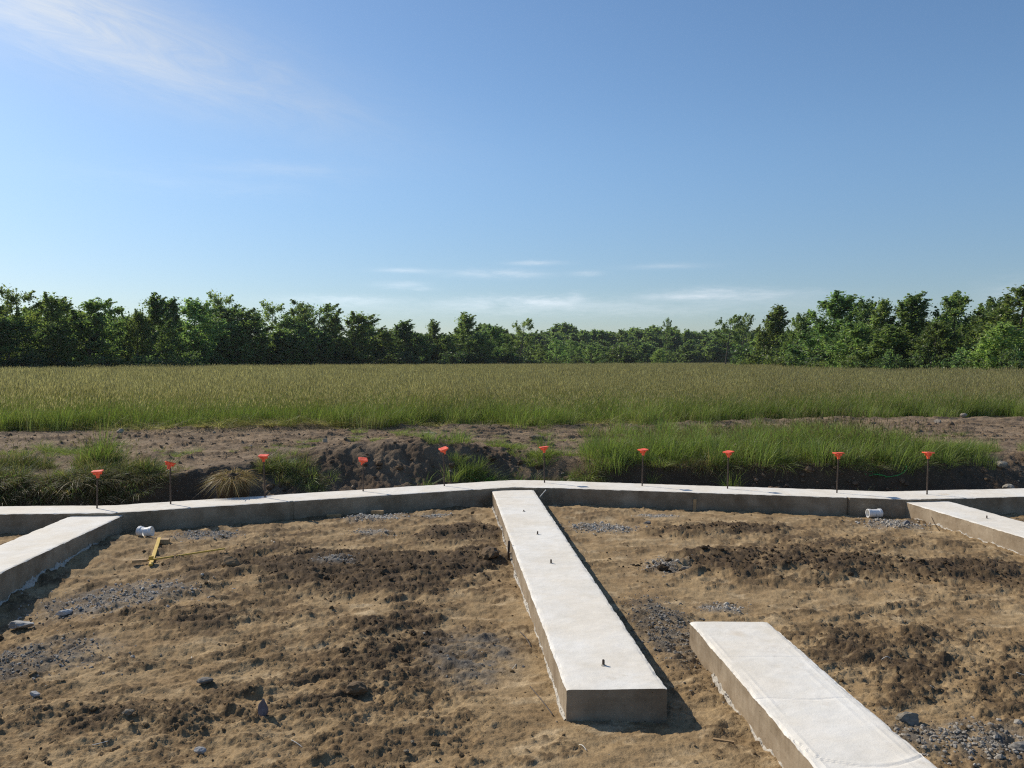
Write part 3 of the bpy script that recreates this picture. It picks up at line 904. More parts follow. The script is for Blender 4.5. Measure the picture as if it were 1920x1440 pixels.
rock('stone', -2.50, 7.33, (.24, .17, .13), (.20, .135, .075), "flat brown slab of stone beside the yellow stakes", seed=1, rz=.3, tilt=.15)
rock('concrete_chunk', -3.62, 6.05, (.20, .10, .07), (.38, .37, .35), "pale grey concrete lump at the foot of the left strip, larger of two", 'rubble', 2, 5, .08, .1)
rock('concrete_chunk', -3.42, 6.28, (.12, .07, .05), (.50, .50, .49), "small pale concrete chip just right of the larger grey lump by the left strip", 'rubble', 3, 5, .08, .5)
rock('stone', -1.283, 4.215, (.075, .055, .13), (.13, .125, .15), "dark blue-grey pointed stone standing up in the near soil", seed=4, cuts=6, jag=.02, sink=.12, tilt=.3, taper=.55)
rock('stone', -1.72, 4.60, (.10, .06, .04), (.19, .175, .155), "flat grey stone on the soil left of the standing pointed stone", seed=5)
rock('stone', -2.62, 4.50, (.06, .045, .035), (.36, .36, .36), "small light grey pebble near the left edge of the foreground", seed=6)
rock('stone', -1.46, 3.82, (.07, .05, .035), (.28, .28, .28), "grey pebble at the bottom of the picture below the pointed stone", seed=7)
rock('clod', -0.86, 4.50, (.15, .10, .07), (.12, .082, .048), "large dark clod of earth left of the middle strip's near end", 'earth clod', 8, 4, .10)
rock('clod', -0.20, 7.55, (.16, .26, .13), (.12, .08, .045), "long dark lump of earth heaped left of the middle strip", 'earth clod', 9, 4, .1)
rock('concrete_chunk', 2.02, 4.17, (.13, .09, .07), (.23, .205, .165), "rough grey concrete lump touching the right side of the near strip", 'rubble', 10, 5, .1)
rock('concrete_chunk', 2.40, 3.85, (.12, .09, .06), (.19, .18, .165), "dark grey concrete lump in the gravel at the bottom right", 'rubble', 11, 5, .1)
rock('concrete_chunk', 2.62, 3.98, (.09, .05, .025), (.48, .48, .47), "white concrete flake at the right bottom corner", 'rubble', 12, 5, .08)
rock('stone', -0.087, 11.62, (.20, .14, .16), (.27, .205, .13), "tan pointed rock just behind the peak of the bent footing", seed=13, sink=.1)
rock('stone', 0.86, 12.05, (.21, .16, .13), (.25, .22, .18), "grey-tan boulder on the bank beside the tall right-hand grass", seed=14, sink=.05)
rock('stone', -3.05, 13.5, (.13, .1, .09), (.34, .29, .22), "pale stone lying on the dirt track behind the third capped bar", seed=15, sink=.1)
rock('stone', -1.45, 14.5, (.26, .12, .06), (.36, .28, .22), "flat pinkish stone on the track above the heap of earth", seed=16, sink=.1)
rock('stone', 0.42, 14.3, (.3, .16, .10), (.20, .155, .11), "flat brown stone lying in the middle of the track", seed=17, sink=.1)
rock('stone', 7.15, 12.1, (.19, .15, .13), (.30, .265, .21), "pale cobble highest on the stony slope at the right edge", seed=18, sink=.1)
rock('stone', 6.95, 11.55, (.17, .13, .11), (.32, .29, .24), "rounded cobble in the middle of the stony slope at the right edge", seed=19, sink=.1)
rock('stone', 6.85, 11.2, (.2, .14, .12), (.33, .29, .235), "cobble lowest on the right slope, close behind the footing", seed=20, sink=.1)
rock('stone', 10.2, 18.7, (.17, .13, .12), (.30, .26, .21), "pale stone on the ridge where track meets meadow, right side", seed=21, sink=.1)
rock('stone', 8.95, 17.4, (.16, .13, .11), (.30, .26, .21), "stone on the far side of the track left of the ridge stone", seed=22, sink=.1)
rock('stone', 4.45, 9.32, (.09, .08, .06), (.16, .16, .17), "dark grey stone in the gravel beside the right strip", seed=23)
rock('stone', 1.52, 7.25, (.14, .09, .035), (.24, .20, .15), "thin flat stone on the tan soil right of the middle strip", seed=24)
rock('stone', 1.55, 9.45, (.12, .08, .05), (.15, .14, .13), "small dark stone on smooth soil near the bent footing", seed=25)

# ------------------------------------------------------------------ capped bars
BARS = [  # x, y, height, cap tilt x, tilt y, cap turn, bar lean, label
    (-4.647, 9.243, .425, .05, -.05, .2, .01, "leftmost orange-capped steel bar, standing above the left strip's end"),
    (-3.938, 9.523, .487, -.15, .32, .5, .0, "capped steel bar with orange cap tipped sideways, above the white pipe stub on the left"),
    (-2.984, 9.977, .517, .12, .02, .0, -.015, "tall capped steel bar beside the dry yellow grass clump"),
    (-1.888, 10.475, .414, .30, .12, .3, .0, "shortest capped steel bar, its orange cap tilted toward the viewer"),
    (-0.896, 10.931, .502, .16, -.28, .4, -.01, "capped steel bar left of the middle strip, cap tipped down to the left"),
    (0.442, 11.223, .494, -.05, -.10, .3, -.01, "capped steel bar just right of the bend where the middle strip meets"),
    (1.722, 10.931, .488, .06, -.10, .4, .01, "first capped steel bar in front of the tall right-hand grass"),
    (2.791, 10.698, .485, .03, -.14, .6, .01, "capped steel bar with frayed cap before the shaded trench wall on the right"),
    (4.070, 10.346, .509, -.04, -.02, .1, .015, "capped steel bar above the notch and white pipe on the right"),
    (5.136, 10.220, .529, -.04, .02, .15, .01, "rightmost orange-capped steel bar, behind the right strip's end"),
]


def cap_mesh():
    m = MB()

    def sq(w, z, r):      # rounded square ring
        out = []
        for cx, cy, a0 in ((1, 1, 0), (-1, 1, 90), (-1, -1, 180), (1, -1, 270)):
            for k in range(4):
                a = R(a0 + k * 30)
                out.append((cx * (w / 2 - r) + r * math.cos(a), cy * (w / 2 - r) + r * math.sin(a), z))
        return out
    rings = [sq(.034, -.078, .0165), sq(.038, -.055, .0185), sq(.044, -.052, .02), sq(.056, -.022, .022), sq(.076, -.008, .026), sq(.116, -.004, .012),
             sq(.120, .002, .014), sq(.117, .009, .014), sq(.085, .0105, .012), sq(.04, .008, .01)]
    V = [p for r in rings for p in r]; n = 16
    Q = [(i * n + k, i * n + (k + 1) % n, (i + 1) * n + (k + 1) % n, (i + 1) * n + k) for i in range(len(rings) - 1) for k in range(n)]
    m.add(V, Q, polys=[list(range(n))[::-1], [(len(rings) - 1) * n + k for k in range(n)]])
    for a in range(4):     # stiffening ribs under the plate
        c, s = math.cos(a * math.pi / 2), math.sin(a * math.pi / 2)
        m.box((c * .036, s * .036, -.020), (.030, .004, .030), rz=a * math.pi / 2)
    return m.mesh('cap', (M_ORANGE,))


CAP = cap_mesh()
for (x, y, h, tx, ty, tz, lean, label) in BARS:
    root = empty('rebar_stake', (x, y, TOP_Z), 0, label, 'rebar stake', 'orange-capped bars standing along the bent footing')
    m = MB()
    m.tube([(0, 0, -.12), (0, 0, 0), (lean * .5, 0, h * .5), (lean, 0, h - .03)], .0085, 8)
    for k in range(int((h - .12) / .022)):        # rolled ribs of the bar
        zz = .012 + k * .022; m.tube([(lean * zz / h, 0, zz - .002), (lean * zz / h, 0, zz + .002)], .0103, 8)
    m.build('bar', M_STEEL, root)
    link('safety_cap', CAP, root, (lean, 0, h - .012), (tx, ty, tz), (.94, .94, .94))

for i, (x, y, lab) in enumerate([(0.503, 4.52, "short steel pin nearest the viewer on the middle strip"), (0.324, 6.84, "second short steel pin from the viewer on the middle strip"),
                     (0.248, 8.0, "third short steel pin from the viewer on the middle strip"), (0.132, 9.24, "farthest tiny steel pin on the middle strip"),
                     (5.075, 8.82, "short steel pin on top of the right-hand strip")]):
    root = empty('steel_pin', (x, y, STRIP_Z), 0, lab, 'steel pin', 'cut steel pins sticking out of the strips')
    h = (.029, .030, .028, .014, .029)[i]
    m = MB(); m.tube([(0, 0, -.05), (0, 0, h), (.001, 0, h + .003)], [.0072, .0072, .0055], 10); m.build('pin', M_STEEL, root)
    m = MB(); V, Q = lathe([(.016, .0005), (.012, .004), (.006, .005)], 12); m.add(V * (1 + .15 * rng.uniform(-1, 1, (len(V), 1))), Q); m.build('mortar_collar', M_PASTE, root)


# ------------------------------------------------------------------ pipes, lumber, odds and ends
def pvc(x, y, z, rz, bend, label, L=.082):
    root = empty('pipe_stub', (x, y, z), rz, label, 'pipe')
    ro, ri = .048, .0435
    for s in (-1, 1):       # two sockets meeting at the bend
        V, Q = lathe([(ri, .0), (ri, L), (ro + .003, L), (ro + .0045, L - .004), (ro + .0045, L - .03), (ro, L - .036), (ro, 0.0)], 40)
        M = Euler((0, s * R(90) - bend * s * s * 0, 0)).to_matrix() if False else Matrix.Rotation(R(90) * s, 3, 'Y')
        B = Matrix.Rotation(bend * s, 3, 'Z') @ Matrix.Rotation(-abs(bend) * .9 * s, 3, 'Y')
        W = np.array([(B @ M @ Vector(v))[:] for v in V])
        m = MB(); m.add(W, Q); m.build('socket', M_PVC, root, smooth=False)
    return root


pvc(-3.87, 8.70, hz1(-3.87, 8.70) + .050, -.15, .16, "white bent plastic pipe stub lying by the footing near the left strip", .078)
pvc(4.32, 9.84, hz1(4.32, 9.84) + .048, .12, .03, "white ribbed plastic pipe stub below the notch in the footing on the right", .084)


def lying(name, mat, a, b, w, t, label, cat, lift=.006, end=None, endmat=None):
    """flat piece of wood lying on the ground from a to b"""
    A, B = Vector((*a, hz1(*a) + lift)), Vector((*b, hz1(*b) + lift))
    root = empty(name, A, math.atan2(B.y - A.y, B.x - A.x), label, cat)
    L = (B.xy - A.xy).length
    sl = -math.atan2(B.z - A.z, L)
    m = MB(); m.box((L / 2, 0, (B.z - A.z) / 2 + t / 2), (L, w, t), ry=sl)
    me = m.build('board', mat, root)
    bv = me.modifiers.new('edge', 'BEVEL'); bv.width = min(w, t) * .12; bv.segments = 2
    if end:
        m = MB(); m.box((end[0], 0, t * .5 + .012), (end[1], end[2], t + .01), jit=.002); m.build('end_block', endmat or mat, root)
    return root


lying('stake', M_YWOOD, (-3.62, 8.47), (-3.29, 7.50), .034, .018, "yellow wooden stake pointing at the white pipe stub on the left", 'stake', .012, (.955, .04, .04))
lying('stake', M_YWOOD, (-3.50, 7.58), (-2.74, 7.88), .014, .014, "long thin pale stake lying crosswise over the yellow stake", 'stake', .034, (.07, .13, .035), M_WOOD)


def block(x, y, size, rz, label, mat=M_WOOD):
    m = MB(); m.box((0, 0, size[2] / 2 - .004), size, jit=.003)
    o = m.build('wood_block', mat, loc=(x, y, hz1(x, y)), rot=(.05, .03, rz))
    bv = o.modifiers.new('edge', 'BEVEL'); bv.width = .004; bv.segments = 2
    return tag(o, label, 'wood block')


block(-3.52, 8.36, (.085, .075, .05), .2, "dark wood block at the end of the yellow stake by the white pipe")
block(-2.13, 9.86, (.17, .045, .05), .35, "brown wood block in the shade against the bent footing")
block(-1.63, 9.98, (.15, .07, .055), .1, "sunlit lumber offcut on top of the pale gravel heap")
m = MB(); m.box((0, 0, .075), (.035, .018, .17), jit=.002)
tag(m.build('wood_peg', M_WOOD, loc=(2.29, 10.36, hz1(2.29, 10.36)), rot=(-.05, .04, -.2)), "small brown wooden peg leaning against the bent footing right of centre", 'peg')
m = MB(); m.box((0, 0, 0), (.10, .012, .008), jit=.001)
tag(m.build('wood_splinter', M_WOOD, loc=(1.02, 3.95, hz1(1.02, 3.95) + .006), rot=(0, .03, -.3)), "bright splinter of wood on the soil left of the near strip", 'splinter')
m = MB(); m.tube([(0, 0, -.05), (0, 0, .0), (0.004, 0, .17)], .011, 8)
tag(m.build('form_pin', M_STEEL, loc=(-0.035, 7.55, hz1(-.035, 7.55)), rot=(0, .03, 0)), "dark steel form pin upright against the left side of the middle strip", 'pin')


def strand(name, mat, pts, r, label, cat):
    m = MB(); P = [Vector(p) for p in pts]
    out = []
    for i in range(len(P) - 1):
        for k in range(4):
            t = k / 4
            p0, p1, p2, p3 = P[max(i - 1, 0)], P[i], P[i + 1], P[min(i + 2, len(P) - 1)]
            out.append(.5 * ((2 * p1) + (p2 - p0) * t + (2 * p0 - 5 * p1 + 4 * p2 - p3) * t * t + (3 * p1 - p0 - 3 * p2 + p3) * t ** 3))
    out.append(P[-1]); m.tube(out, r, 6)
    return tag(m.build(name, mat, smooth=True), label, cat)


def on(x, y, d=0.004): return (x, y, hz1(x, y) + d)


strand('string_end', M_STRING, [(0.33, 10.60, .02), (.36, 10.62, .10), (.41, 10.66, .155), (.44, 10.68, .185)], .006, "white string end sticking up between the middle strip and the bent footing", 'string')
strand('twig', M_TWIG, [(4.60, 9.05, .14), (4.62, 9.0, .06), (4.66, 8.95, -.02)], .005, "thin twig leaning on the sunlit side of the right strip", 'twig')
strand('wire_piece', M_WIRE, [on(.055, 5.55), on(.09, 5.35, .012), on(.12, 5.20)], .0028, "thin dark wire on the soil beside the middle strip, farther of two", 'wire')
strand('wire_piece', M_WIRE, [on(.10, 4.60), on(.16, 4.42, .014), on(.215, 4.26)], .0028, "thin dark wire on the soil by the near corner of the middle strip", 'wire')
strand('straw', M_STRING, [on(-2.45, 8.40), on(-2.40, 8.28, .012), on(-2.36, 8.20)], .006, "white sliver of straw on the dark soil left of the middle", 'straw')
STRAWS = [(-2.0, 3.9, .4, "pale straw near the bottom of the picture, left side"), (-1.05, 3.9, -.5, "pale straw below the pointed stone"), (2.25, 5.0, .2, "pale straw right of the near strip's far end"),
          (2.35, 4.55, 2.4, "pale straw on the clay right of the near strip"), (0.0, 4.9, 1.2, "pale curved straw left of the middle strip"), (3.0, 4.75, 2.6, "pale straw at the far right of the near soil"),
          (-1.95, 5.0, 1.9, "pale straw pressed in the soil left of the dark patch"), (0.35, 3.85, 2.0, "pale straw in front of the middle strip")]
for (x, y, a, lab) in STRAWS:
    L = .07
    strand('straw', M_STRING, [on(x, y), on(x + L * math.cos(a) * .5, y + L * math.sin(a) * .5, .01), on(x + L * math.cos(a), y + L * math.sin(a))], .0018, lab, 'straw')
# tangle of green twine on the trench side
r_ = np.random.default_rng(5); tp = []
for k in range(60):
    a = k * .9; tp.append((4.95 + .17 * math.cos(a * 1.3) * r_.uniform(.4, 1.1) + .05 * math.sin(k * .2), 11.35 + r_.uniform(-.06, .06), .26 + .09 * math.sin(a) * r_.uniform(.3, 1)))
tp += [(5.15, 11.3, .27), (5.3, 11.3, .30), (5.38, 11.3, .36), (5.39, 11.3, .42)]
strand('green_twine', M_TWINE, tp, .006, "tangled bright green twine on the shaded trench wall on the right", 'twine')


TREES = [  # x, y, height, crown width, form, leaf tone, label
    (-41.2, 63.6, 6.79, 3.69, 'round', 0.9, 'dark tree cut off by the left edge of the picture'),
    (-39.6, 66.0, 7.63, 3.06, 'airy', 1.15, 'tall airy tree at the far left end of the treeline, ragged top against the sky'),
    (-38.9, 69.1, 7.53, 3.20, 'wind', 1.05, 'feathery tree second in from the left end, its thin top blown to the right'),
    (-39.7, 73.3, 7.26, 2.74, 'round', 0.85, 'dark rounded tree wedged between the feathery tree and the broad oak-like tree on the left'),
    (-36.9, 66.6, 4.79, 2.57, 'round', 0.8, 'shorter dark tree in front of the feathery trees near the left end'),
    (-38.6, 63.7, 4.96, 3.28, 'round', 0.85, 'lower dense tree below the tall airy tree at the left end'),
    (-36.2, 71.3, 7.27, 4.41, 'clump', 0.9, 'broad dark tree with clumped lobes and small sky gaps in its upper right side'),
    (-36.6, 75.6, 7.39, 1.95, 'slim', 1.15, 'pale slender tree just right of the broad clumped tree on the left'),
    (-37.0, 79.7, 6.50, 2.36, 'airy', 1.1, 'small thin tree in the dip of the left treeline, sky showing through it'),
    (-33.6, 74.5, 6.44, 2.11, 'round', 1.1, 'light green rounded tree rising from the dip toward the tall double-topped tree'),
    (-33.2, 76.4, 8.09, 3.44, 'spire', 0.95, 'tall tree with a narrow raised top, left half of the double-topped pair'),
    (-33.5, 80.6, 8.10, 3.21, 'cone', 0.85, 'tall dark pointed tree, right half of the double-topped pair'),
    (-34.0, 88.5, 8.55, 4.79, 'round', 1.2, 'pale rounded feathery tree with visible dark trunk between two darker trees'),
    (-37.6, 106.5, 10.85, 3.70, 'airy', 1.1, 'airy blue-green top rising behind the big round tree on the left'),
    (-33.4, 99.3, 8.55, 7.16, 'dense', 0.9, 'big dense round-crowned tree, the widest crown in the left treeline'),
    (-32.8, 112.9, 10.12, 3.78, 'airy', 1.1, 'tall thin tree with two small tufts on top, just right of the widest round crown'),
    (-30.0, 111.1, 8.13, 3.86, 'round', 1.15, 'light leafy tree below the thin two-tufted tree'),
    (-29.5, 115.7, 10.11, 3.87, 'clump', 0.9, 'dark clumpy tree left of the flat-topped umbrella tree'),
    (-28.3, 120.9, 10.67, 5.14, 'umbrella', 0.95, 'flat-topped umbrella-like tree with open branches against the sky'),
    (-26.6, 122.8, 9.16, 3.48, 'cone', 1.05, 'narrow tree stepping down right of the umbrella-like tree'),
    (-22.9, 119.4, 9.10, 6.15, 'wind', 1.05, 'bright leafy tree with a leaning pointed tuft, first peak right of the umbrella-like tree'),
    (-22.3, 129.5, 7.60, 4.50, 'round', 0.9, 'low rounded tree behind the right shoulder of the leaning tufted tree'),
    (-19.5, 125.4, 6.84, 4.20, 'round', 0.95, 'low even-topped tree between two pointed trees left of centre'),
    (-17.3, 130.1, 8.55, 4.85, 'cone', 0.9, 'dense pointed tree left of centre, shaped like a blunt cone'),
    (-14.4, 128.6, 6.16, 3.48, 'round', 1.05, 'small low tree in the gap between two pointed trees left of centre'),
    (-13.3, 136.4, 8.81, 3.69, 'spire', 0.9, 'narrow dark tree with a swept spire left of centre'),
    (-10.6, 134.6, 6.30, 3.47, 'round', 1.0, 'small tree between the swept spire and the tallest tree near centre'),
    (-8.3, 138.8, 10.19, 5.72, 'spire', 0.95, 'tallest tree just left of centre, thin spire above broad shoulders'),
    (-5.6, 137.1, 6.56, 3.35, 'round', 1.1, 'light low tree at the right foot of the tallest spired tree'),
    (-4.0, 140.6, 8.23, 4.52, 'wind', 1.15, 'pale tree with a top bent sharply right, just left of picture centre'),
    (-1.3, 146.9, 6.75, 3.40, 'round', 1.0, 'small tree between the bent-topped tree and the flag-topped tree'),
    (1.5, 148.4, 9.48, 3.82, 'flag', 0.95, 'slender flag-topped tree at picture centre, standing above the low woods'),
    (5.0, 149.9, 5.13, 3.47, 'slim', 1.3, 'light green sapling just right of the flag-topped tree'),
    (8.2, 154.5, 6.24, 3.78, 'slim', 1.35, 'bright green sapling, tallest of the young trees right of centre'),
    (11.5, 162.8, 6.41, 3.56, 'slim', 1.3, 'bright sapling standing close beside the tallest sapling right of centre'),
    (16.4, 172.6, 5.27, 4.00, 'slim', 1.3, 'slight sapling in front of the far woods left of the big round shrub'),
    (35.5, 190.0, 12.38, 2.93, 'spindle', 0.9, 'spindly thin-topped tree standing alone above the far woods'),
    (33.0, 186.0, 4.63, 3.11, 'round', 1.4, 'small bright tree at the foot of the lone spindly tree'),
    (31.0, 120.0, 8.45, 3.86, 'flag', 0.95, 'bare-stemmed tree with a small ragged head, left of a close pair right of centre'),
    (34.8, 126.0, 9.05, 3.08, 'flag', 1.0, 'bare-stemmed tree with a small ragged head, right of a close pair right of centre'),
    (28.2, 89.9, 7.92, 4.05, 'cone', 0.9, 'dense dark pointed tree standing first on the right, apart from the taller trees'),
    (26.0, 75.8, 6.24, 2.54, 'wind', 1.0, 'narrow windblown tree between the first pointed tree and the big layered tree'),
    (25.6, 67.1, 7.43, 4.49, 'wind', 0.9, 'large layered windblown tree, highest on the left of the right-hand woods'),
    (27.0, 64.6, 6.75, 2.49, 'wind', 0.85, 'dark tree leaning out from behind the large layered tree'),
    (26.1, 59.2, 6.15, 2.36, 'cone', 1.0, 'pointed leafy tree in the middle of the right-hand woods'),
    (27.7, 57.9, 6.59, 3.28, 'cone', 0.85, 'big dark pyramid-shaped tree right of the notch in the right-hand woods'),
    (30.3, 56.8, 6.53, 2.85, 'clump', 0.95, 'tree with heavy bunched clumps of leaves near the right edge'),
    (30.4, 53.1, 5.88, 2.73, 'wind', 0.9, 'broad windblown tree between the bunched tree and the right edge'),
    (30.2, 49.2, 6.14, 3.80, 'round', 0.95, 'tall rounded tree cut by the right edge of the picture'),
    (27.9, 47.2, 3.82, 2.55, 'round', 1.45, 'bright yellow-green tree in front of the tall tree at the right edge'),
    (24.3, 59.2, 4.40, 3.20, 'round', 1.0, 'mid-height leafy tree below the large layered tree on the right'),
    (25.6, 56.3, 4.10, 3.11, 'round', 0.95, 'mid-height dark tree under the pointed trees in the middle of the right woods'),
    (27.0, 52.9, 4.14, 2.38, 'round', 0.9, 'mid-height tree filling the notch left of the bunched tree on the right'),
    (32.4, 48.9, 6.30, 4.09, 'clump', 0.95, 'tall tree just beyond the right edge of the picture'),
]
SHRUBS = [  # x, y, height, width, leaf tone, row
    (-37.7, 59.4, 2.26, 2.44, 0.72, 'left'),
    (-37.9, 62.6, 2.05, 3.19, 0.76, 'left'),
    (-36.2, 62.9, 2.46, 2.54, 0.75, 'left'),
    (-35.8, 65.9, 2.09, 3.39, 0.75, 'left'),
    (-35.0, 66.5, 2.15, 3.48, 0.92, 'left'),
    (-34.0, 67.8, 2.21, 3.17, 0.74, 'left'),
    (-32.2, 68.7, 2.03, 3.61, 0.84, 'left'),
    (-31.9, 71.7, 2.33, 3.79, 0.91, 'left'),
    (-31.0, 74.8, 2.36, 3.41, 0.74, 'left'),
    (-32.2, 82.4, 2.94, 3.24, 0.86, 'left'),
    (-32.5, 89.4, 2.69, 3.95, 0.95, 'left'),
    (-32.6, 96.5, 3.06, 4.71, 0.77, 'left'),
    (-32.6, 105.5, 3.10, 5.02, 0.93, 'left'),
    (-30.4, 106.6, 3.22, 5.43, 0.85, 'left'),
    (-28.3, 110.2, 3.35, 5.07, 0.71, 'left'),
    (-25.5, 115.0, 2.52, 5.80, 0.94, 'left'),
    (-23.8, 115.5, 2.51, 5.90, 0.80, 'left'),
    (-19.8, 120.6, 2.75, 5.23, 0.75, 'left'),
    (-17.7, 121.9, 3.31, 6.59, 0.78, 'left'),
    (-15.5, 124.2, 3.62, 6.36, 0.79, 'left'),
    (-11.9, 128.0, 2.62, 5.82, 0.75, 'left'),
    (-9.1, 130.8, 3.74, 6.47, 0.74, 'left'),
    (-5.8, 134.8, 3.71, 7.37, 0.73, 'left'),
    (-1.2, 139.5, 3.56, 7.60, 0.82, 'left'),
    (3.3, 144.5, 2.65, 3.39, 0.81, 'centre'),
    (7.9, 151.4, 2.34, 4.64, 0.82, 'centre'),
    (12.4, 157.7, 2.90, 4.00, 0.78, 'centre'),
    (18.1, 165.1, 2.45, 4.03, 0.76, 'centre'),
    (28.8, 100.1, 2.58, 4.64, 1.21, 'right'),
    (30.3, 107.3, 4.53, 5.16, 0.84, 'right'),
    (27.9, 93.1, 2.60, 5.26, 0.95, 'right'),
    (28.0, 91.2, 4.16, 4.96, 1.04, 'right'),
    (25.1, 75.8, 2.97, 4.28, 1.23, 'right'),
    (27.2, 84.7, 3.61, 4.36, 0.82, 'right'),
    (23.4, 65.0, 2.14, 3.35, 0.83, 'right'),
    (25.0, 71.9, 3.62, 3.81, 1.22, 'right'),
    (23.4, 62.7, 2.15, 2.44, 1.19, 'right'),
    (25.3, 68.1, 3.31, 3.79, 1.05, 'right'),
    (23.3, 56.9, 2.25, 2.56, 1.20, 'right'),
    (24.9, 61.3, 3.31, 2.40, 0.82, 'right'),
    (24.0, 56.0, 2.10, 2.82, 0.86, 'right'),
    (25.6, 60.3, 3.28, 2.34, 1.18, 'right'),
    (24.4, 53.4, 2.28, 2.45, 1.15, 'right'),
    (25.8, 57.7, 3.22, 3.31, 0.84, 'right'),
    (25.2, 53.7, 2.05, 2.61, 1.00, 'right'),
    (27.3, 56.7, 3.49, 3.15, 0.89, 'right'),
    (26.0, 52.4, 2.34, 2.83, 0.88, 'right'),
    (27.3, 54.0, 3.33, 2.60, 0.95, 'right'),
    (26.8, 51.0, 2.13, 1.98, 0.94, 'right'),
    (28.2, 53.7, 2.93, 2.58, 0.83, 'right'),
    (27.2, 50.1, 2.34, 2.67, 1.24, 'right'),
    (29.2, 52.9, 2.97, 2.36, 1.21, 'right'),
    (28.0, 48.9, 2.34, 2.71, 1.15, 'right'),
    (29.5, 51.3, 3.23, 2.75, 0.96, 'right'),
    (27.7, 46.0, 2.41, 1.91, 1.16, 'right'),
    (30.5, 51.5, 3.08, 2.56, 0.96, 'right'),
    (28.1, 45.0, 2.20, 2.55, 0.88, 'right'),
    (30.6, 49.0, 3.04, 1.91, 0.81, 'right'),
]


# ------------------------------------------------------------------ trees
def quads_from(centers, size, r, up=0.25, elong=1.6, droop=0.0):
    """small leaf-shaped faces at the given centres, randomly turned"""
    k = len(centers)
    n = r.normal(size=(k, 3)); n[:, 2] += up; n /= np.linalg.norm(n, axis=1)[:, None]
    a = r.normal(size=(k, 3)); a[:, 0] += 0.5; a[:, 2] -= droop
    a -= (a * n).sum(1)[:, None] * n; a /= np.linalg.norm(a, axis=1)[:, None]
    b = np.cross(n, a)
    s = size[:, None]
    V = np.stack([centers - a * s * elong * .5, centers + b * s * .5 - a * s * .1, centers + a * s * elong * .5, centers - b * s * .5 - a * s * .1], 1).reshape(-1, 3)
    return V, np.arange(k * 4).reshape(-1, 4)


FORM = {  # crown base, limbs, clusters per limb, leaves per cluster, cluster radius, lean, profile
    'round': (.14, 26, 4, 62, .42, .35, lambda t: .55 + .5 * math.sin(math.pi * min(1, t * .9 + .12)) - .35 * max(0, t - .75) / .25),
    'dense': (.10, 34, 4, 74, .44, .15, lambda t: math.sqrt(max(0.03, 1 - (1.75 * (t - .45)) ** 2))),
    'clump': (.16, 20, 4, 84, .40, .3, lambda t: .6 + .5 * math.sin(math.pi * min(1, t + .1)) - .3 * max(0, t - .8) / .2),
    'airy': (.22, 18, 4, 46, .40, .6, lambda t: .75 + .25 * math.sin(math.pi * t) - .35 * max(0, t - .8) / .2),
    'cone': (.10, 30, 4, 62, .38, .45, lambda t: 1.08 * (1 - t) ** .75 + .10),
    'slim': (.10, 18, 3, 46, .34, .4, lambda t: .7 + .3 * math.sin(math.pi * t) - .45 * max(0, t - .6) / .4),
    'spire': (.12, 28, 4, 56, .36, .5, lambda t: (1.0 if t < .55 else max(.22, 1.0 - 2.6 * (t - .55)))),
    'wind': (.12, 26, 4, 60, .38, 1.2, lambda t: .45 + .65 * math.sin(math.pi * min(1, t * .8 + .2)) - .15 * t),
    'umbrella': (.38, 18, 4, 50, .36, .3, lambda t: .45 + .75 * t),
    'flag': (.45, 12, 3, 50, .36, 1.0, lambda t: .55 + .45 * math.sin(math.pi * t)),
    'spindle': (.08, 20, 2, 34, .34, .3, lambda t: .95 if t < .35 else max(.4, .95 - 1.2 * (t - .35))),
}


def leaf_cols(k, r, base, var=.35):
    v = r.uniform(1 - var, 1 + var, (k, 1))
    h = r.uniform(-.18, .28, (k, 1))
    c = np.array(base)[None] * v * (1 + h * np.array([[1.0, .35, -.4]]))
    return np.clip(c, .004, 1)


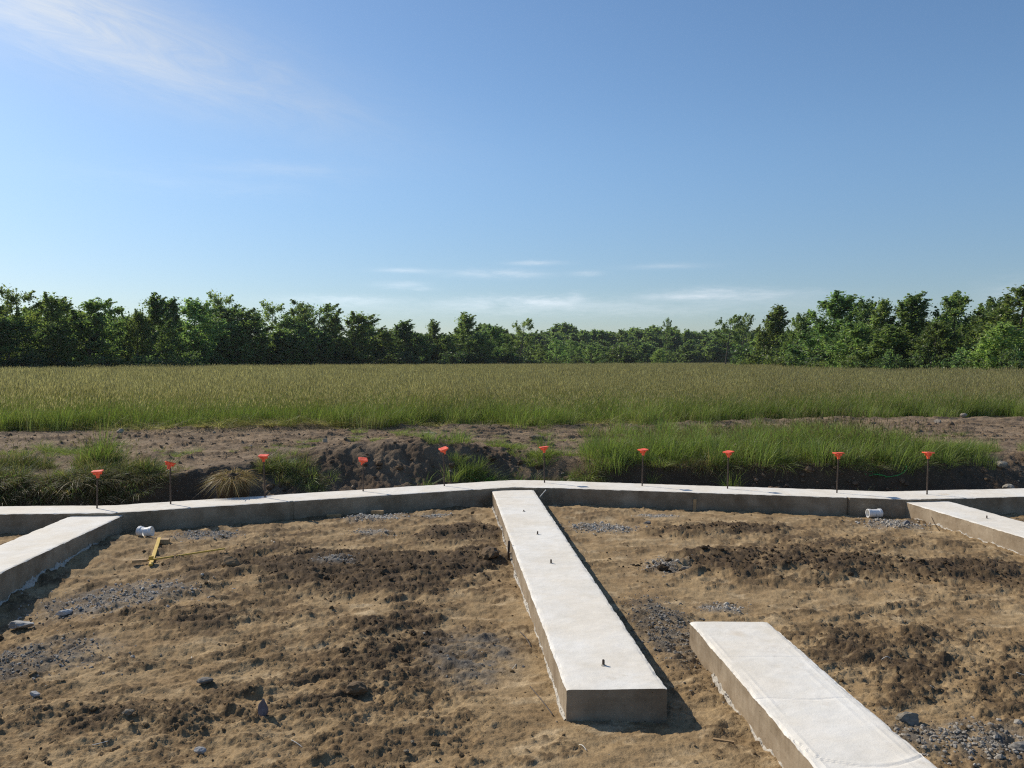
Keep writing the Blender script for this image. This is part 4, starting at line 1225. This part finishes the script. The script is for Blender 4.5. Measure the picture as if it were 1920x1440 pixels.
def tree_meshes(form, seed, H=8.0, Rr=2.0, lod=1.0, leaf=.128):
    cb, nl, nc, lv, rc, lean, prof = FORM[form]
    r = np.random.default_rng(seed); m = MB()

    def bend(p):
        p = np.array(p, float); z = np.clip(p[..., 2] / H, 0, 1.2)
        q = p.copy(); q[..., 0] += lean * (z ** 2) * H * .085 + .12 * np.sin(z * 5 + seed); q[..., 1] += .10 * np.sin(z * 4.2 + seed * 2)
        return q
    tz = np.linspace(0, .93, 9) * H
    m.tube([tuple(bend((0, 0, z))) for z in tz], [max(.016, .115 * (1 - z / H) ** .9 + .012) for z in tz], 7)
    cents, radii = [], []
    for i in range(nl):
        t = ((i + r.uniform(0, .9)) / nl); t = t ** .92
        zz = H * (cb + (1 - cb) * t * .9); a = i * 2.39996 + r.uniform(-.4, .4)
        Lb = Rr * prof(t) * r.uniform(.62, 1.08)
        rise = r.uniform(.12, .45) * Lb + .05
        if form == 'umbrella': rise = .25 * Lb
        z0 = max(H * cb * .7, zz - rise)
        p0 = np.array([0, 0, z0]); p1 = np.array([math.cos(a) * Lb, math.sin(a) * Lb, zz + rise * .3])
        pm = p0 * .5 + p1 * .5 + np.array([0, 0, .06 * Lb])
        m.tube([tuple(bend(q)) for q in (p0, pm, p1 * .93 + p0 * .07)], [.042 * (1 - .6 * t), .026 * (1 - .5 * t), .009], 5, cap=False)
        for c in range(nc):
            f = (c + 1) / nc if c else .55
            f = .35 + .65 * (c + r.uniform(.2, 1)) / nc
            q = p0 + (p1 - p0) * f + r.normal(size=3) * np.array([.22, .22, .16]) * Rr * .4
            cents.append(q); radii.append(rc * r.uniform(.9, 1.75) * (Rr / 2))
        tip = (p1 - p0) / Lb                                     # leafy tips that reach out past the crown
        for c in range(3):
            dv = tip * r.uniform(.5, 1.0) + np.array([.25 + .3 * lean * .3, 0, r.uniform(.3, 1.1)]) + r.normal(size=3) * .25
            dv /= np.linalg.norm(dv); ln = r.uniform(.35, .85) * (.6 + .4 * Rr / 2)
            for g_ in range(4): cents.append(p1 + dv * ln * (g_ + .5) / 4 + r.normal(size=3) * .03); radii.append(-.16 * (1.15 - g_ / 5))
    for c in range(5 if form not in ('umbrella', 'flag') else 2):
        cents.append(np.array([r.normal() * .18, r.normal() * .18, H * (.84 + .033 * c)])); radii.append(rc * (.85 - .1 * c))
    if form == 'spire':
        for c in range(5): cents.append(np.array([r.normal() * .15, r.normal() * .12, H * (.80 + .045 * c)])); radii.append(rc * (.8 - .08 * c))
    P, C, Sz = [], [], []
    base = (.180, .242, .096)
    for q, rad in zip(cents, radii):
        k = int(lv * lod * (rad / rc) ** 1.6 * r.uniform(.75, 1.2) * .9) if rad > 0 else int(11 * lod + 1)
        rad = abs(rad)
        d = r.normal(size=(k, 3)); d /= np.linalg.norm(d, axis=1)[:, None]
        d *= np.clip(np.abs(r.normal(size=(k, 1))) * .55 + .15, 0, 1.2) * rad * np.array([[1.1, 1.1, .95]])
        pp = bend(q[None] + d); P.append(pp)
        tone = r.uniform(.78, 1.22)
        C.append(leaf_cols(k, r, np.array(base) * tone)); Sz.append(leaf * r.uniform(.6, 1.25, k) / math.sqrt(lod))
    P, C, Sz = np.concatenate(P), np.concatenate(C), np.concatenate(Sz)
    P[:, 2] = np.clip(P[:, 2], .1, None)
    V, Q = quads_from(P, Sz, r, .85, 1.7, .3)
    crown = mesh_np('crown', V, Q, col=np.repeat(C, 4, 0), mats=(M_LEAF,))
    return m, crown


TREE_MESH = {}
for form in FORM:
    for v in range(2 if form in ('round', 'wind', 'cone', 'airy', 'clump', 'slim') else 1):
        mb, crown = tree_meshes(form, 31 * v + len(form) * 7 + sum(map(ord, form)))
        TREE_MESH[form, v] = (mb.mesh('trunk', (M_BARK,)), crown)
for i, (x, y, h, w, form, tone, label) in enumerate(TREES):
    nv = 2 if (form, 1) in TREE_MESH else 1
    tr, cr = TREE_MESH[form, i % nv]
    root = empty('tree', (x, y, FIELD_Z - .03), random.uniform(-.45, .45), label, 'tree', 'trees around the meadow')
    sx = w / 4.0 * 1.2; sz_ = h / 8.0 * 0.97
    link('trunk', tr, root, scl=(sx * .7 + .3 * sz_, sx * .7 + .3 * sz_, sz_))
    o = link('crown', cr, root, scl=(sx, sx, sz_))
    hue = random.uniform(-.10, .10)
    o.color = (tone * (1 + hue), tone, tone * (1 - hue * .6), 1)


def shrub_meshes(seed, lod=1.0):
    r = np.random.default_rng(seed); m = MB(); cents, radii = [], []
    for i in range(17):
        a = i * 2.4 + r.uniform(-.3, .3); f = math.sqrt((i + .5) / 17)
        p = np.array([math.cos(a) * f * .95, math.sin(a) * f * .95, 0]); hgt = (1.95 - .9 * f * f) * r.uniform(.7, 1.05)
        top = p * 1.0 + np.array([.12, 0, hgt])
        m.tube([tuple(p * .25), tuple(p * .7 + np.array([0, 0, hgt * .5])), tuple(top * .97)], [.03, .02, .008], 5, cap=False)
        for z in np.arange(.12, hgt, .34):
            q = p * (.55 + .45 * z / hgt); cents.append(np.array([q[0] + r.normal() * .1 + .06 * z, q[1] + r.normal() * .1, z])); radii.append(.30 * r.uniform(.7, 1.2))
    P, C, Sz = [], [], []
    for q, rad in zip(cents, radii):
        k = int(52 * lod * r.uniform(.7, 1.2)); d = r.normal(size=(k, 3)); d /= np.linalg.norm(d, axis=1)[:, None]
        P.append(q[None] + d * (r.random((k, 1)) ** .45) * rad); C.append(leaf_cols(k, r, np.array([.118, .162, .070]) * r.uniform(.75, 1.25))); Sz.append(.095 * r.uniform(.6, 1.3, k))
    P, C, Sz = np.concatenate(P), np.concatenate(C), np.concatenate(Sz); P[:, 2] = np.clip(P[:, 2], .03, None)
    V, Q = quads_from(P, Sz, r, .85, 1.6, .2)
    return m.mesh('stems', (M_BARK,)), mesh_np('foliage', V, Q, col=np.repeat(C, 4, 0), mats=(M_LEAF,))


SH = [shrub_meshes(600 + i) for i in range(4)]
ROWS = {'left': ("low dark shrub in the shaded row at the foot of the left treeline", "shrubs along the foot of the left treeline"),
        'centre': ("small dark shrub at the far edge of the meadow right of the flag-topped tree", "dark shrubs at the far edge of the meadow"),
        'right': ("bushy green shrub in the thick border below the right-hand woods", "shrubs bordering the right-hand woods")}


def shrub_label(x, y, row):
    a = math.atan2(x, y)
    best = min((t for t in TREES if (t[0] < -3) == (row == 'left') or row == 'centre'), key=lambda t: abs(math.atan2(t[0], t[1]) - a))
    d = a - math.atan2(best[0], best[1])
    side = 'right below' if abs(d) < .007 else ('below and left of' if d < 0 else 'below and right of')
    near = ' '.join(best[6].split(',')[0].split()[:7])
    if near.split()[-1] in ('the', 'of', 'and', 'a', 'in', 'between', 'beside', 'left', 'right', 'leaning', 'standing', 'its', 'two', 'on', 'at', 'with'): near = ' '.join(near.split()[:-1])
    front = row == 'right' and y < np.interp(a, [.25, .3, .45, .6], [100, 75, 55, 48])
    return {'left': 'dark shrub ', 'centre': 'small dark shrub ', 'right': 'front green shrub ' if front else 'green shrub '}[row] + side + ' the ' + near


SLAB = [shrub_label(x, y, row) for (x, y, h, w, tone, row) in SHRUBS]
for lab in set(SLAB):            # two shrubs under the same tree: tell them apart by height
    same = sorted([i for i, l in enumerate(SLAB) if l == lab], key=lambda i: SHRUBS[i][2])
    if len(same) > 1:
        for q, i in enumerate(same): SLAB[i] = ('lower ' if q == 0 else 'taller ' if q == len(same) - 1 else 'middle-sized ') + lab
for i, (x, y, h, w, tone, row) in enumerate(SHRUBS):
    st, fo = SH[i % 4]
    root = empty('shrub', (x, y, FIELD_Z - .03), random.uniform(0, 6.28), SLAB[i], 'shrub', ROWS[row][1])
    link('stems', st, root, scl=(w / 2.4, w / 2.4, h / 2.1)); o = link('foliage', fo, root, scl=(w / 2.4, w / 2.4, h / 2.1))
    hue = random.uniform(-.1, .12); o.color = (tone * (1 + hue), tone, tone * (1 - hue), 1)
root = empty('shrub', (22.9, 168, FIELD_Z - .03), .4, "big round dark shrub right of centre at the far end of the meadow", 'shrub')
link('stems', SH[1][0], root, scl=(3.5, 3.5, 3.0)); o = link('foliage', SH[1][1], root, scl=(3.5, 3.5, 3.0)); o.color = (.8, .78, .7, 1)

# ------------------------------------------------------------------ scattering
HIDDEN = {}


def proto_collection(name, meshes):
    """sources for scattered growth; the collection stays out of the scene"""
    c = bpy.data.collections.new(name)
    for i, me in enumerate(meshes):
        c.objects.link(bpy.data.objects.new('%s_%02d' % (name, i), me))
    HIDDEN[name] = c
    return c


def scatter(name, P, rot, scl, idx, coll):
    me = mesh_np_points(name, P)
    a = me.attributes.new('rot', 'FLOAT_VECTOR', 'POINT'); a.data.foreach_set('vector', np.asarray(rot, np.float32).ravel())
    a = me.attributes.new('scl', 'FLOAT_VECTOR', 'POINT'); a.data.foreach_set('vector', np.asarray(scl, np.float32).ravel())
    a = me.attributes.new('pick', 'INT', 'POINT'); a.data.foreach_set('value', np.asarray(idx, np.int32))
    o = link(name, me)
    ng = bpy.data.node_groups.new(name, 'GeometryNodeTree')
    ng.interface.new_socket('Geometry', in_out='INPUT', socket_type='NodeSocketGeometry')
    ng.interface.new_socket('Geometry', in_out='OUTPUT', socket_type='NodeSocketGeometry')
    N, L = ng.nodes, ng.links
    gi, go = N.new('NodeGroupInput'), N.new('NodeGroupOutput')
    ci = N.new('GeometryNodeCollectionInfo'); ci.inputs['Collection'].default_value = coll
    ci.inputs['Separate Children'].default_value = True; ci.inputs['Reset Children'].default_value = True
    ip = N.new('GeometryNodeInstanceOnPoints'); ip.inputs['Pick Instance'].default_value = True

    def attr(nm, ty):
        n = N.new('GeometryNodeInputNamedAttribute'); n.data_type = ty; n.inputs['Name'].default_value = nm
        return n.outputs['Attribute']
    L.new(gi.outputs[0], ip.inputs['Points']); L.new(ci.outputs[0], ip.inputs['Instance'])
    L.new(attr('pick', 'INT'), ip.inputs['Instance Index'])
    er = N.new('FunctionNodeEulerToRotation'); L.new(attr('rot', 'FLOAT_VECTOR'), er.inputs[0]); L.new(er.outputs[0], ip.inputs['Rotation'])
    L.new(attr('scl', 'FLOAT_VECTOR'), ip.inputs['Scale'])
    L.new(ip.outputs[0], go.inputs[0])
    md = o.modifiers.new('scatter', 'NODES'); md.node_group = ng
    return tag(o, kind='stuff')


def mesh_np_points(name, P):
    me = bpy.data.meshes.new(name); P = np.asarray(P, np.float32)
    me.vertices.add(len(P)); me.vertices.foreach_set('co', P.ravel()); me.update()
    return me


def joined_tree(form, seed):
    mb, crown = tree_meshes(form, seed, lod=.5, leaf=.17)
    tv = np.concatenate(mb.v); tq = np.concatenate(mb.q)
    n = len(crown.vertices); cv = np.empty(n * 3, np.float32); crown.vertices.foreach_get('co', cv)
    cc_ = np.empty(n * 4, np.float32); crown.attributes['Col'].data.foreach_get('color', cc_)
    cq = np.arange(n).reshape(-1, 4)
    V = np.concatenate([cv.reshape(-1, 3), tv]); q = np.concatenate([cq, tq + n])
    C = np.concatenate([cc_.reshape(-1, 4)[:, :3], np.ones((len(tv), 3)) * .05])
    return mesh_np('far_tree', V, q, col=C, mats=(M_LEAF, M_BARK), mat_idx=np.concatenate([np.zeros(len(cq)), np.ones(len(tq))]))


forest = proto_collection('forest_source', [joined_tree(f, 900 + i) for i, f in enumerate(('round', 'dense', 'cone', 'clump', 'slim'))])
fx, fy, fh, fw = [], [], [], []


def wood(x0, x1, y0, y1, k, h0, h1, w0, w1):
    for _ in range(k):
        x = random.uniform(x0, x1); y = random.uniform(y0, y1)
        fx.append(x); fy.append(y); fh.append(random.uniform(h0, h1)); fw.append(random.uniform(w0, w1))


# the far woods closing the valley: low young growth in front of older trees
for k in range(130): wood(-14 + k * 1.2, -12 + k * 1.2, 262, 280, 1, 7.5, 12.6, 5, 10)
for k in range(170): wood(-20 + k * 1.0, -17 + k * 1.0, 282, 310, 1, 11.5 + 2 * math.sin(k * .21), 13.6 + 2 * math.sin(k * .21), 6, 11)
for k in range(80): wood(12 + k * 1.0, 14 + k * 1.0, 225, 255, 1, 4.5, 8.5, 4, 6)
for k in range(40): wood(4 + k * .55, 6 + k * .55, 180, 205, 1, 3.8, 6.2, 2.5, 4)
k = len(fx)
scatter('far_woods', np.column_stack([fx, fy, np.full(k, FIELD_Z - .1)]), np.column_stack([np.zeros(k), np.zeros(k), rng.uniform(-.5, .5, k)]),
        np.column_stack([np.array(fw) / 4, np.array(fw) / 4, np.array(fh) / 8]), rng.integers(0, 5, k), forest)
# trees standing deeper in the woods on both sides, seen only through the front rows
fx, fy, fh, fw = [], [], [], []
for k in range(95):
    t = k / 95; x = -47 + 37 * t + random.uniform(-1, 1); y = np.interp(x, [-47, -41, -32, -24, -18, -6, 0], [58, 64, 78, 107, 124, 138, 146]) + random.uniform(7, 16)
    fx.append(x * (y / (y - 10))); fy.append(y); fh.append(random.uniform(5.0, 6.8)); fw.append(random.uniform(3.2, 4.6))
for k in range(70):
    t = k / 70; x = 30 + 8 * t + random.uniform(-1, 1); y = 100 - 54 * t + random.uniform(6, 16)
    fx.append(x * (1 + .1)); fy.append(y); fh.append(random.uniform(4.0, 5.6)); fw.append(random.uniform(3, 4.4))
k = len(fx)
scatter('deep_woods', np.column_stack([fx, fy, np.full(k, FIELD_Z - .1)]), np.column_stack([np.zeros(k), np.zeros(k), rng.uniform(-.5, .5, k)]),
        np.column_stack([np.array(fw) / 4, np.array(fw) / 4, np.array(fh) / 8]), rng.integers(0, 4, k), forest)


# ------------------------------------------------------------------ grass
def tuft(seed, n, rad, h, w, spread, bend, cols, stalks=0, sh=.8, head=.012, headl=.09, hcol=(.16, .11, .075), wind=.15, sag=0.0):
    r = np.random.default_rng(seed); V, Q, T, C = [], [], [], []
    lv = np.array([0, .35, .68, 1.0]); nv = 0
    for i in range(n + stalks):
        stalk = i >= n
        a = r.uniform(0, 6.283); rr = rad * math.sqrt(r.random()); p = np.array([rr * math.cos(a), rr * math.sin(a), 0])
        d = np.array([math.cos(a) * spread + r.normal() * .35 + wind * 1.2, math.sin(a) * spread + r.normal() * .35, 0])
        hh = (sh if stalk else h) * r.uniform(.6, 1.12); bb = bend * r.uniform(.4, 1.4) * (.45 if stalk else 1)
        fa = r.uniform(0, 6.283); sd = np.array([math.cos(fa), math.sin(fa), 0])
        ww = w * (.35 if stalk else r.uniform(.6, 1.2))
        cen = p[None] + d[None] * (bb * hh * lv[:, None] ** 2) + np.array([0, 0, 1])[None] * (hh * (lv - (.28 * min(bb, 1.1) + (0 if stalk else sag * r.uniform(.6, 1.2))) * lv ** 2.2))[:, None]
        wd = ww * np.array([.8, 1, .75, .0 if not stalk else .5])
        vv = np.concatenate([cen - sd * wd[:, None] * .5, cen + sd * wd[:, None] * .5])
        V.append(vv)
        for k in range(3): Q.append((nv + k, nv + 4 + k, nv + 5 + k, nv + 1 + k))
        c0 = np.array(cols[r.integers(len(cols))]) * r.uniform(.7, 1.3)
        if stalk: c0 = np.array((.17, .15, .06)) * r.uniform(.8, 1.2)
        cc_ = np.tile(c0, (8, 1)); C.append(cc_); nv += 8
        if stalk:
            top = cen[-1]; dr = (cen[-1] - cen[-2]); dr /= np.linalg.norm(dr); L = headl * r.uniform(.7, 1.3)
            hc = np.array(hcol) * r.uniform(.7, 1.35)
            for kk in range(2):
                s2 = np.array([math.cos(fa + kk * 1.57), math.sin(fa + kk * 1.57), 0]) * head * .5
                V.append(np.stack([top, top + dr * L * .45 + s2, top + dr * L, top + dr * L * .45 - s2])); Q.append((nv, nv + 1, nv + 2, nv + 3)); nv += 4
                C.append(np.tile(hc, (4, 1)))
    return mesh_np('tuft', np.concatenate(V), Q, col=np.concatenate(C), mats=(M_GRASS,))


GREEN = [(.19, .245, .06), (.225, .27, .074), (.155, .215, .053), (.26, .272, .10)]
OLIVE = [(.25, .275, .098), (.285, .28, .12), (.21, .26, .08), (.32, .30, .16)]
STRAWC = [(.42, .35, .19), (.50, .43, .26), (.34, .28, .14), (.20, .20, .07)]
DEAD = [(.26, .18, .085), (.20, .14, .065), (.15, .11, .05), (.10, .09, .035)]
HEAD = (.385, .32, .20)
near_src = proto_collection('hay_near_source', [tuft(1, 46, .20, .62, .008, .45, .55, GREEN, 12, .80, .013, .085, HEAD), tuft(2, 46, .22, .58, .008, .5, .6, OLIVE, 16, .84, .013, .09, HEAD),
                            tuft(3, 60, .20, .52, .009, .6, .7, GREEN, 4, .72, .012, .08, HEAD), tuft(4, 40, .22, .66, .008, .4, .5, OLIVE, 22, .86, .014, .10, HEAD)])
far_src = proto_collection('hay_far_source', [tuft(11, 70, .55, .58, .022, .35, .5, OLIVE, 32, .78, .021, .10, HEAD), tuft(12, 70, .55, .60, .022, .35, .5, GREEN, 24, .78, .021, .10, HEAD),
                           tuft(13, 60, .6, .55, .024, .35, .5, OLIVE, 42, .82, .022, .11, HEAD)])


def grassfield(name, y0, y1, dens, src, n_src, s0, s1, xlim=None, weights=None, off=0.0, keepf=None):
    wmax = half_w(y1); k = int(dens * (y1 - y0) * wmax * 2)
    yy = y0 + (y1 - y0) * rng.random(k); xx = rng.uniform(-wmax, wmax, k)
    ok = (np.abs(xx) < half_w(yy)) & (yy > y_edge(xx) + off + .22 * rng.normal(size=k) + 1.3 * fbm(xx * .8, xx * 0 + 5.5, 5, 181, .6))
    if xlim: ok &= xlim(xx, yy)
    xx, yy = xx[ok], yy[ok]; k = len(xx)
    idx = rng.choice(n_src, k, p=weights)
    pn = fbm(xx * .22, yy * .35, 4, 161, .55) + rng.normal(0, .12, k)
    green = {4: [0, 2], 3: [1, 1]}[n_src]
    idx = np.where(pn > .12, np.array(green)[rng.integers(0, 2, k)], idx)
    sc = rng.uniform(s0, s1, k)
    hv = sc * (1 + .30 * fbm(xx * .3, yy * .35, 4, 151))
    return scatter(name, np.column_stack([xx, yy, np.where(yy < 21, height_at(xx, yy), FIELD_Z)]), np.column_stack([rng.normal(0, .07, k), rng.normal(0, .07, k), rng.uniform(-.9, .9, k)]),
                   np.column_stack([sc, sc, hv]), idx, src)


TL = ([-60, -43, -40.5, -33, -25, -21, -14, -2, 8, 22, 24.5, 25], [60, 62, 63, 76, 106, 121, 138, 143, 150, 170, 176, 176])   # left edge of the meadow
inside = lambda x, y: np.where(x < 25, y < np.interp(x, *TL) + 1.5, True) & (x < np.interp(y, [0, 46, 48, 53, 60, 70, 88, 107, 140, 300, 400], [28, 28.5, 27.5, 27.8, 25.5, 25.3, 28, 34, 48, 86, 90]) + 1)
front = lambda x, y: y < y_edge(x) + 1.3
grassfield('meadow_edge_grass', 14.8, 21.5, 30, near_src, 4, .62, .95, front, [.36, .12, .44, .08], 0.05)
grassfield('meadow_grass', 15.2, 30, 20, near_src, 4, .82, 1.08, lambda x, y: inside(x, y) & (y > y_edge(x) + .9), [.30, .26, .22, .22], .4)
grassfield('meadow_grass', 29, 62, 4.6, far_src, 3, .88, 1.08, inside, [.4, .25, .35])
grassfield('meadow_grass', 60, 135, 1.9, far_src, 3, 1.0, 1.2, inside, [.42, .18, .40])
o = grassfield('meadow_grass', 130, 300, .5, far_src, 3, 1.15, 1.4, lambda x, y: inside(x, y) & (x > -20), [.42, .18, .40])

DRYG = [(.105, .135, .042), (.14, .14, .06), (.19, .155, .08), (.085, .12, .035), (.24, .19, .10)]
bank_src = proto_collection('bank_grass_source', [tuft(21, 70, .16, .52, .0075, .5, .75, GREEN, 4, .62, .011, .07, (.2, .16, .09)), tuft(22, 70, .18, .45, .0075, .6, .9, GREEN, 2, .6, .011, .07, (.2, .16, .09)),
                             tuft(23, 90, .15, .20, .006, .9, 1.2, GREEN + [(.16, .15, .06)]), tuft(24, 90, .14, .20, .006, .8, 1.1, DEAD + [GREEN[0]], sag=1.0), tuft(25, 60, .20, .20, .008, 1.3, 2.2, STRAWC),
                             tuft(26, 90, .15, .19, .006, .9, 1.1, DRYG, sag=.5), tuft(27, 70, .16, .40, .007, .55, .9, DRYG, 4, .5, .011, .07, (.2, .16, .09), sag=.2)])
bp, br, bs, bi = [], [], [], []


def patch(x, y, rx, ry, k, picks, s0, s1, droop=0.0, drop=0.0):
    for _ in range(k):
        px, py = x + random.gauss(0, .5) * rx, y + random.gauss(0, .5) * ry
        if py < float(y_back(px)) + .12: continue
        bp.append((px, py, hz1(px, py) - .012)); br.append((random.gauss(0, .1) + droop * random.uniform(.5, 1.3), random.gauss(0, .12), random.uniform(-.9, .9)))
        s = random.uniform(s0, s1); bs.append((s, s, s)); bi.append(random.choice(picks))


# tall growth standing on the right-hand bank
for k in range(26):
    x = 1.35 + k * .19; patch(x, float(y_crest(x)) + .55, .28, .6, 9, (0, 1, 0, 6), .42 + .03 * min(k, 10) + .18 * math.sin(k * 1.7), .95 + .15 * math.sin(k * 1.7))
patch(4.6, 12.75, .9, .45, 90, (0, 1), .8, 1.1); patch(5.4, 12.7, .55, .4, 60, (0, 1), .8, 1.1); patch(2.6, 12.8, 1.0, .5, 60, (0, 1), .5, .8)
patch(6.3, 12.3, .5, .35, 60, (0, 1, 2), .6, .85); patch(6.9, 12.6, .4, .3, 30, (1, 2), .6, .8); patch(3.6, 13.6, 1.9, .7, 100, (0, 1, 6), .45, .9); patch(2.6, 14.9, 1.6, .8, 60, (0, 1, 6), .4, .85); patch(5.2, 15.4, 1.6, .8, 55, (0, 1, 6), .35, .8)
patch(1.5, 12.5, .35, .5, 40, (0, 1), .6, .9); patch(5.0, 14.2, 1.2, .6, 30, (0, 1), .4, .6)
# turf hanging over the cut edge on the right
for k in range(60):
    x = 1.25 + k * .085; patch(x, float(y_crest(x)) + .05, .1, .06, 1 + k % 2, (3, 2, 3), .6, 1.0, .55)
# sods on the left
for x in [-9 + k * .1 for k in range(31)] + [-5.6 + k * .1 for k in range(13)]:
    patch(x, float(y_crest(x)) + .22, .15, .35, 5, (5, 3, 5, 2, 6), .5, .95)
    patch(x, float(y_crest(x)) + .04, .1, .06, 3, (3, 3, 5), .6, 1.0, .6)
patch(-5.35, 10.75, .22, .25, 36, (0, 6), .6, .95); patch(-4.8, 10.5, .35, .25, 50, (5, 6, 2), .6, .95); patch(-6.6, 10.8, .5, .3, 40, (5, 6), .6, .95); patch(-6.1, 9.85, .5, .15, 34, (3, 5), .9, 1.4, .3); patch(-4.95, 9.95, .55, .15, 46, (3, 3, 5), .8, 1.3, .3)
patch(-3.2, 11.5, .38, .25, 34, (2, 5, 6), .5, .8, .2); patch(-2.85, 11.35, .35, .15, 26, (2, 3), .6, .9, .7)
for k in range(40):
    x = -9 + k * .12; patch(x, float(y_back(np.array(x))) + .3, .2, .1, 2, (3, 3, 2), .45, .8, .4)
for k in range(70):
    x = random.uniform(-9, 9); y = float(y_crest(np.array(x))) + random.uniform(.3, 3.2); patch(x, y, .15, .1, 2, (2, 2, 3), .35, .7)
# middle
patch(-.65, 12.1, .35, .2, 22, (2, 1), .4, .7); patch(-.3, 11.95, .5, .15, 24, (3, 2, 2), .5, .8, .5); patch(.3, 12.1, .5, .2, 30, (2, 3, 3), .5, .8, .5); patch(.95, 11.95, .4, .2, 40, (3, 2), .6, .9, .6)
patch(-1.1, 12.7, .4, .3, 20, (2, 1), .4, .7); patch(.4, 12.7, .7, .2, 24, (2,), .5, .9); patch(-.1, 13.2, .4, .2, 8, (2,), .5, .9)
patch(7.6, 13.2, .8, .5, 18, (2, 1), .4, .7); patch(-7, 12.4, 1.8, .5, 18, (2,), .5, .9)
scatter('bank_grass', bp, br, bs, bi, bank_src)
# flattened straw along the meadow edge
bp, br, bs, bi = [], [], [], []
for (x, rx, k) in ((-4.9, .8, 70), (-3.6, .5, 40), (-6.6, .6, 16), (-2.8, .5, 30), (-.5, 3, 30), (-9, 2, 16)):
    for _ in range(k):
        px = x + random.gauss(0, .6) * rx; py = float(y_edge(np.array([px]))[0]) + random.gauss(.0, .2)
        bp.append((px, py, hz1(px, py))); br.append((.2, 0, random.uniform(-3, 3))); s = random.uniform(.7, 1.2); bs.append((s, s, s * .8)); bi.append(4)
scatter('flattened_straw', bp, br, bs, bi, bank_src)


def plant(name, loc, parts, label, cat, rz=0, tilt=0):
    root = empty(name, loc, rz, label, cat); root.rotation_euler = (tilt, 0, rz)
    for nm, me, l, s in parts: link(nm, me, root, l, None, s)
    return root


# dead grass clump that fell off the bank, still on its ball of soil
V, T = ICO3; V = V * np.array([.20, .15, .22]); V *= 1 + .16 * fbm(V[:, 0] * 14, V[:, 1] * 14 + V[:, 2] * 9, 3, 7)[:, None]
ball = mesh_np('soil_ball', V, tris=T, col=np.array([[.085, .058, .035]]) * np.ones((len(V), 1)), mats=(M_CLOD,))
dead = tuft(41, 900, .14, .17, .007, 1.0, 1.1, [(.36, .25, .12), (.30, .20, .09), (.24, .17, .08), (.42, .32, .17)], wind=0, sag=1.15)
gz = hz1(-3.42, 10.25)
plant('grass_clump', (-3.45, 10.22, max(gz + .20, .26)), [('soil_ball', ball, (0, 0, 0), None), ('dead_grass', dead, (0, -.03, .15), (1.15, 1.1, 1.25))], "yellow dead grass clump fallen into the trench behind the third capped bar", 'grass clump', .3, .25)
weed = tuft(43, 26, .05, .34, .022, .9, 1.0, [(.10, .22, .03), (.14, .26, .05)])
plant('weed', (.06, 11.75, hz1(.06, 11.75) - .01), [('leaves', weed, None, None)], "bright green leafy weed behind the peak of the bent footing", 'weed')
weed2 = tuft(44, 22, .06, .26, .02, 1.0, 1.2, [(.05, .17, .03), (.07, .2, .035)])
plant('weed', (-.42, 11.95, hz1(-.42, 11.95) - .01), [('leaves', weed2, None, None)], "low dark-green leafy weed on the bank left of the bend in the footing", 'weed')
w3 = tuft(45, 30, .05, .40, .009, .6, 1.1, [(.18, .22, .10), (.12, .17, .05)])
plant('weed', (-1.20, 11.45, hz1(-1.2, 11.45) - .01), [('leaves', w3, None, None)], "thin pale-bladed weed growing on the earth heap behind the fifth capped bar", 'weed')
w4 = tuft(46, 40, .07, .75, .009, .35, .5, GREEN, 6, .85, .012, .08)
plant('weed', (-5.45, 11.05, hz1(-5.45, 11.05) - .01), [('leaves', w4, None, None)], "tall grass tuft sticking up above the sod on the left bank", 'grass tuft')
w5 = tuft(47, 18, .05, .30, .008, .8, 1.0, [(.22, .19, .09), (.14, .14, .05)])
plant('weed', (4.62, 10.85, hz1(4.62, 10.85) - .01), [('leaves', w5, None, None)], "thin dry weed behind the footing above the right-hand notch", 'weed')
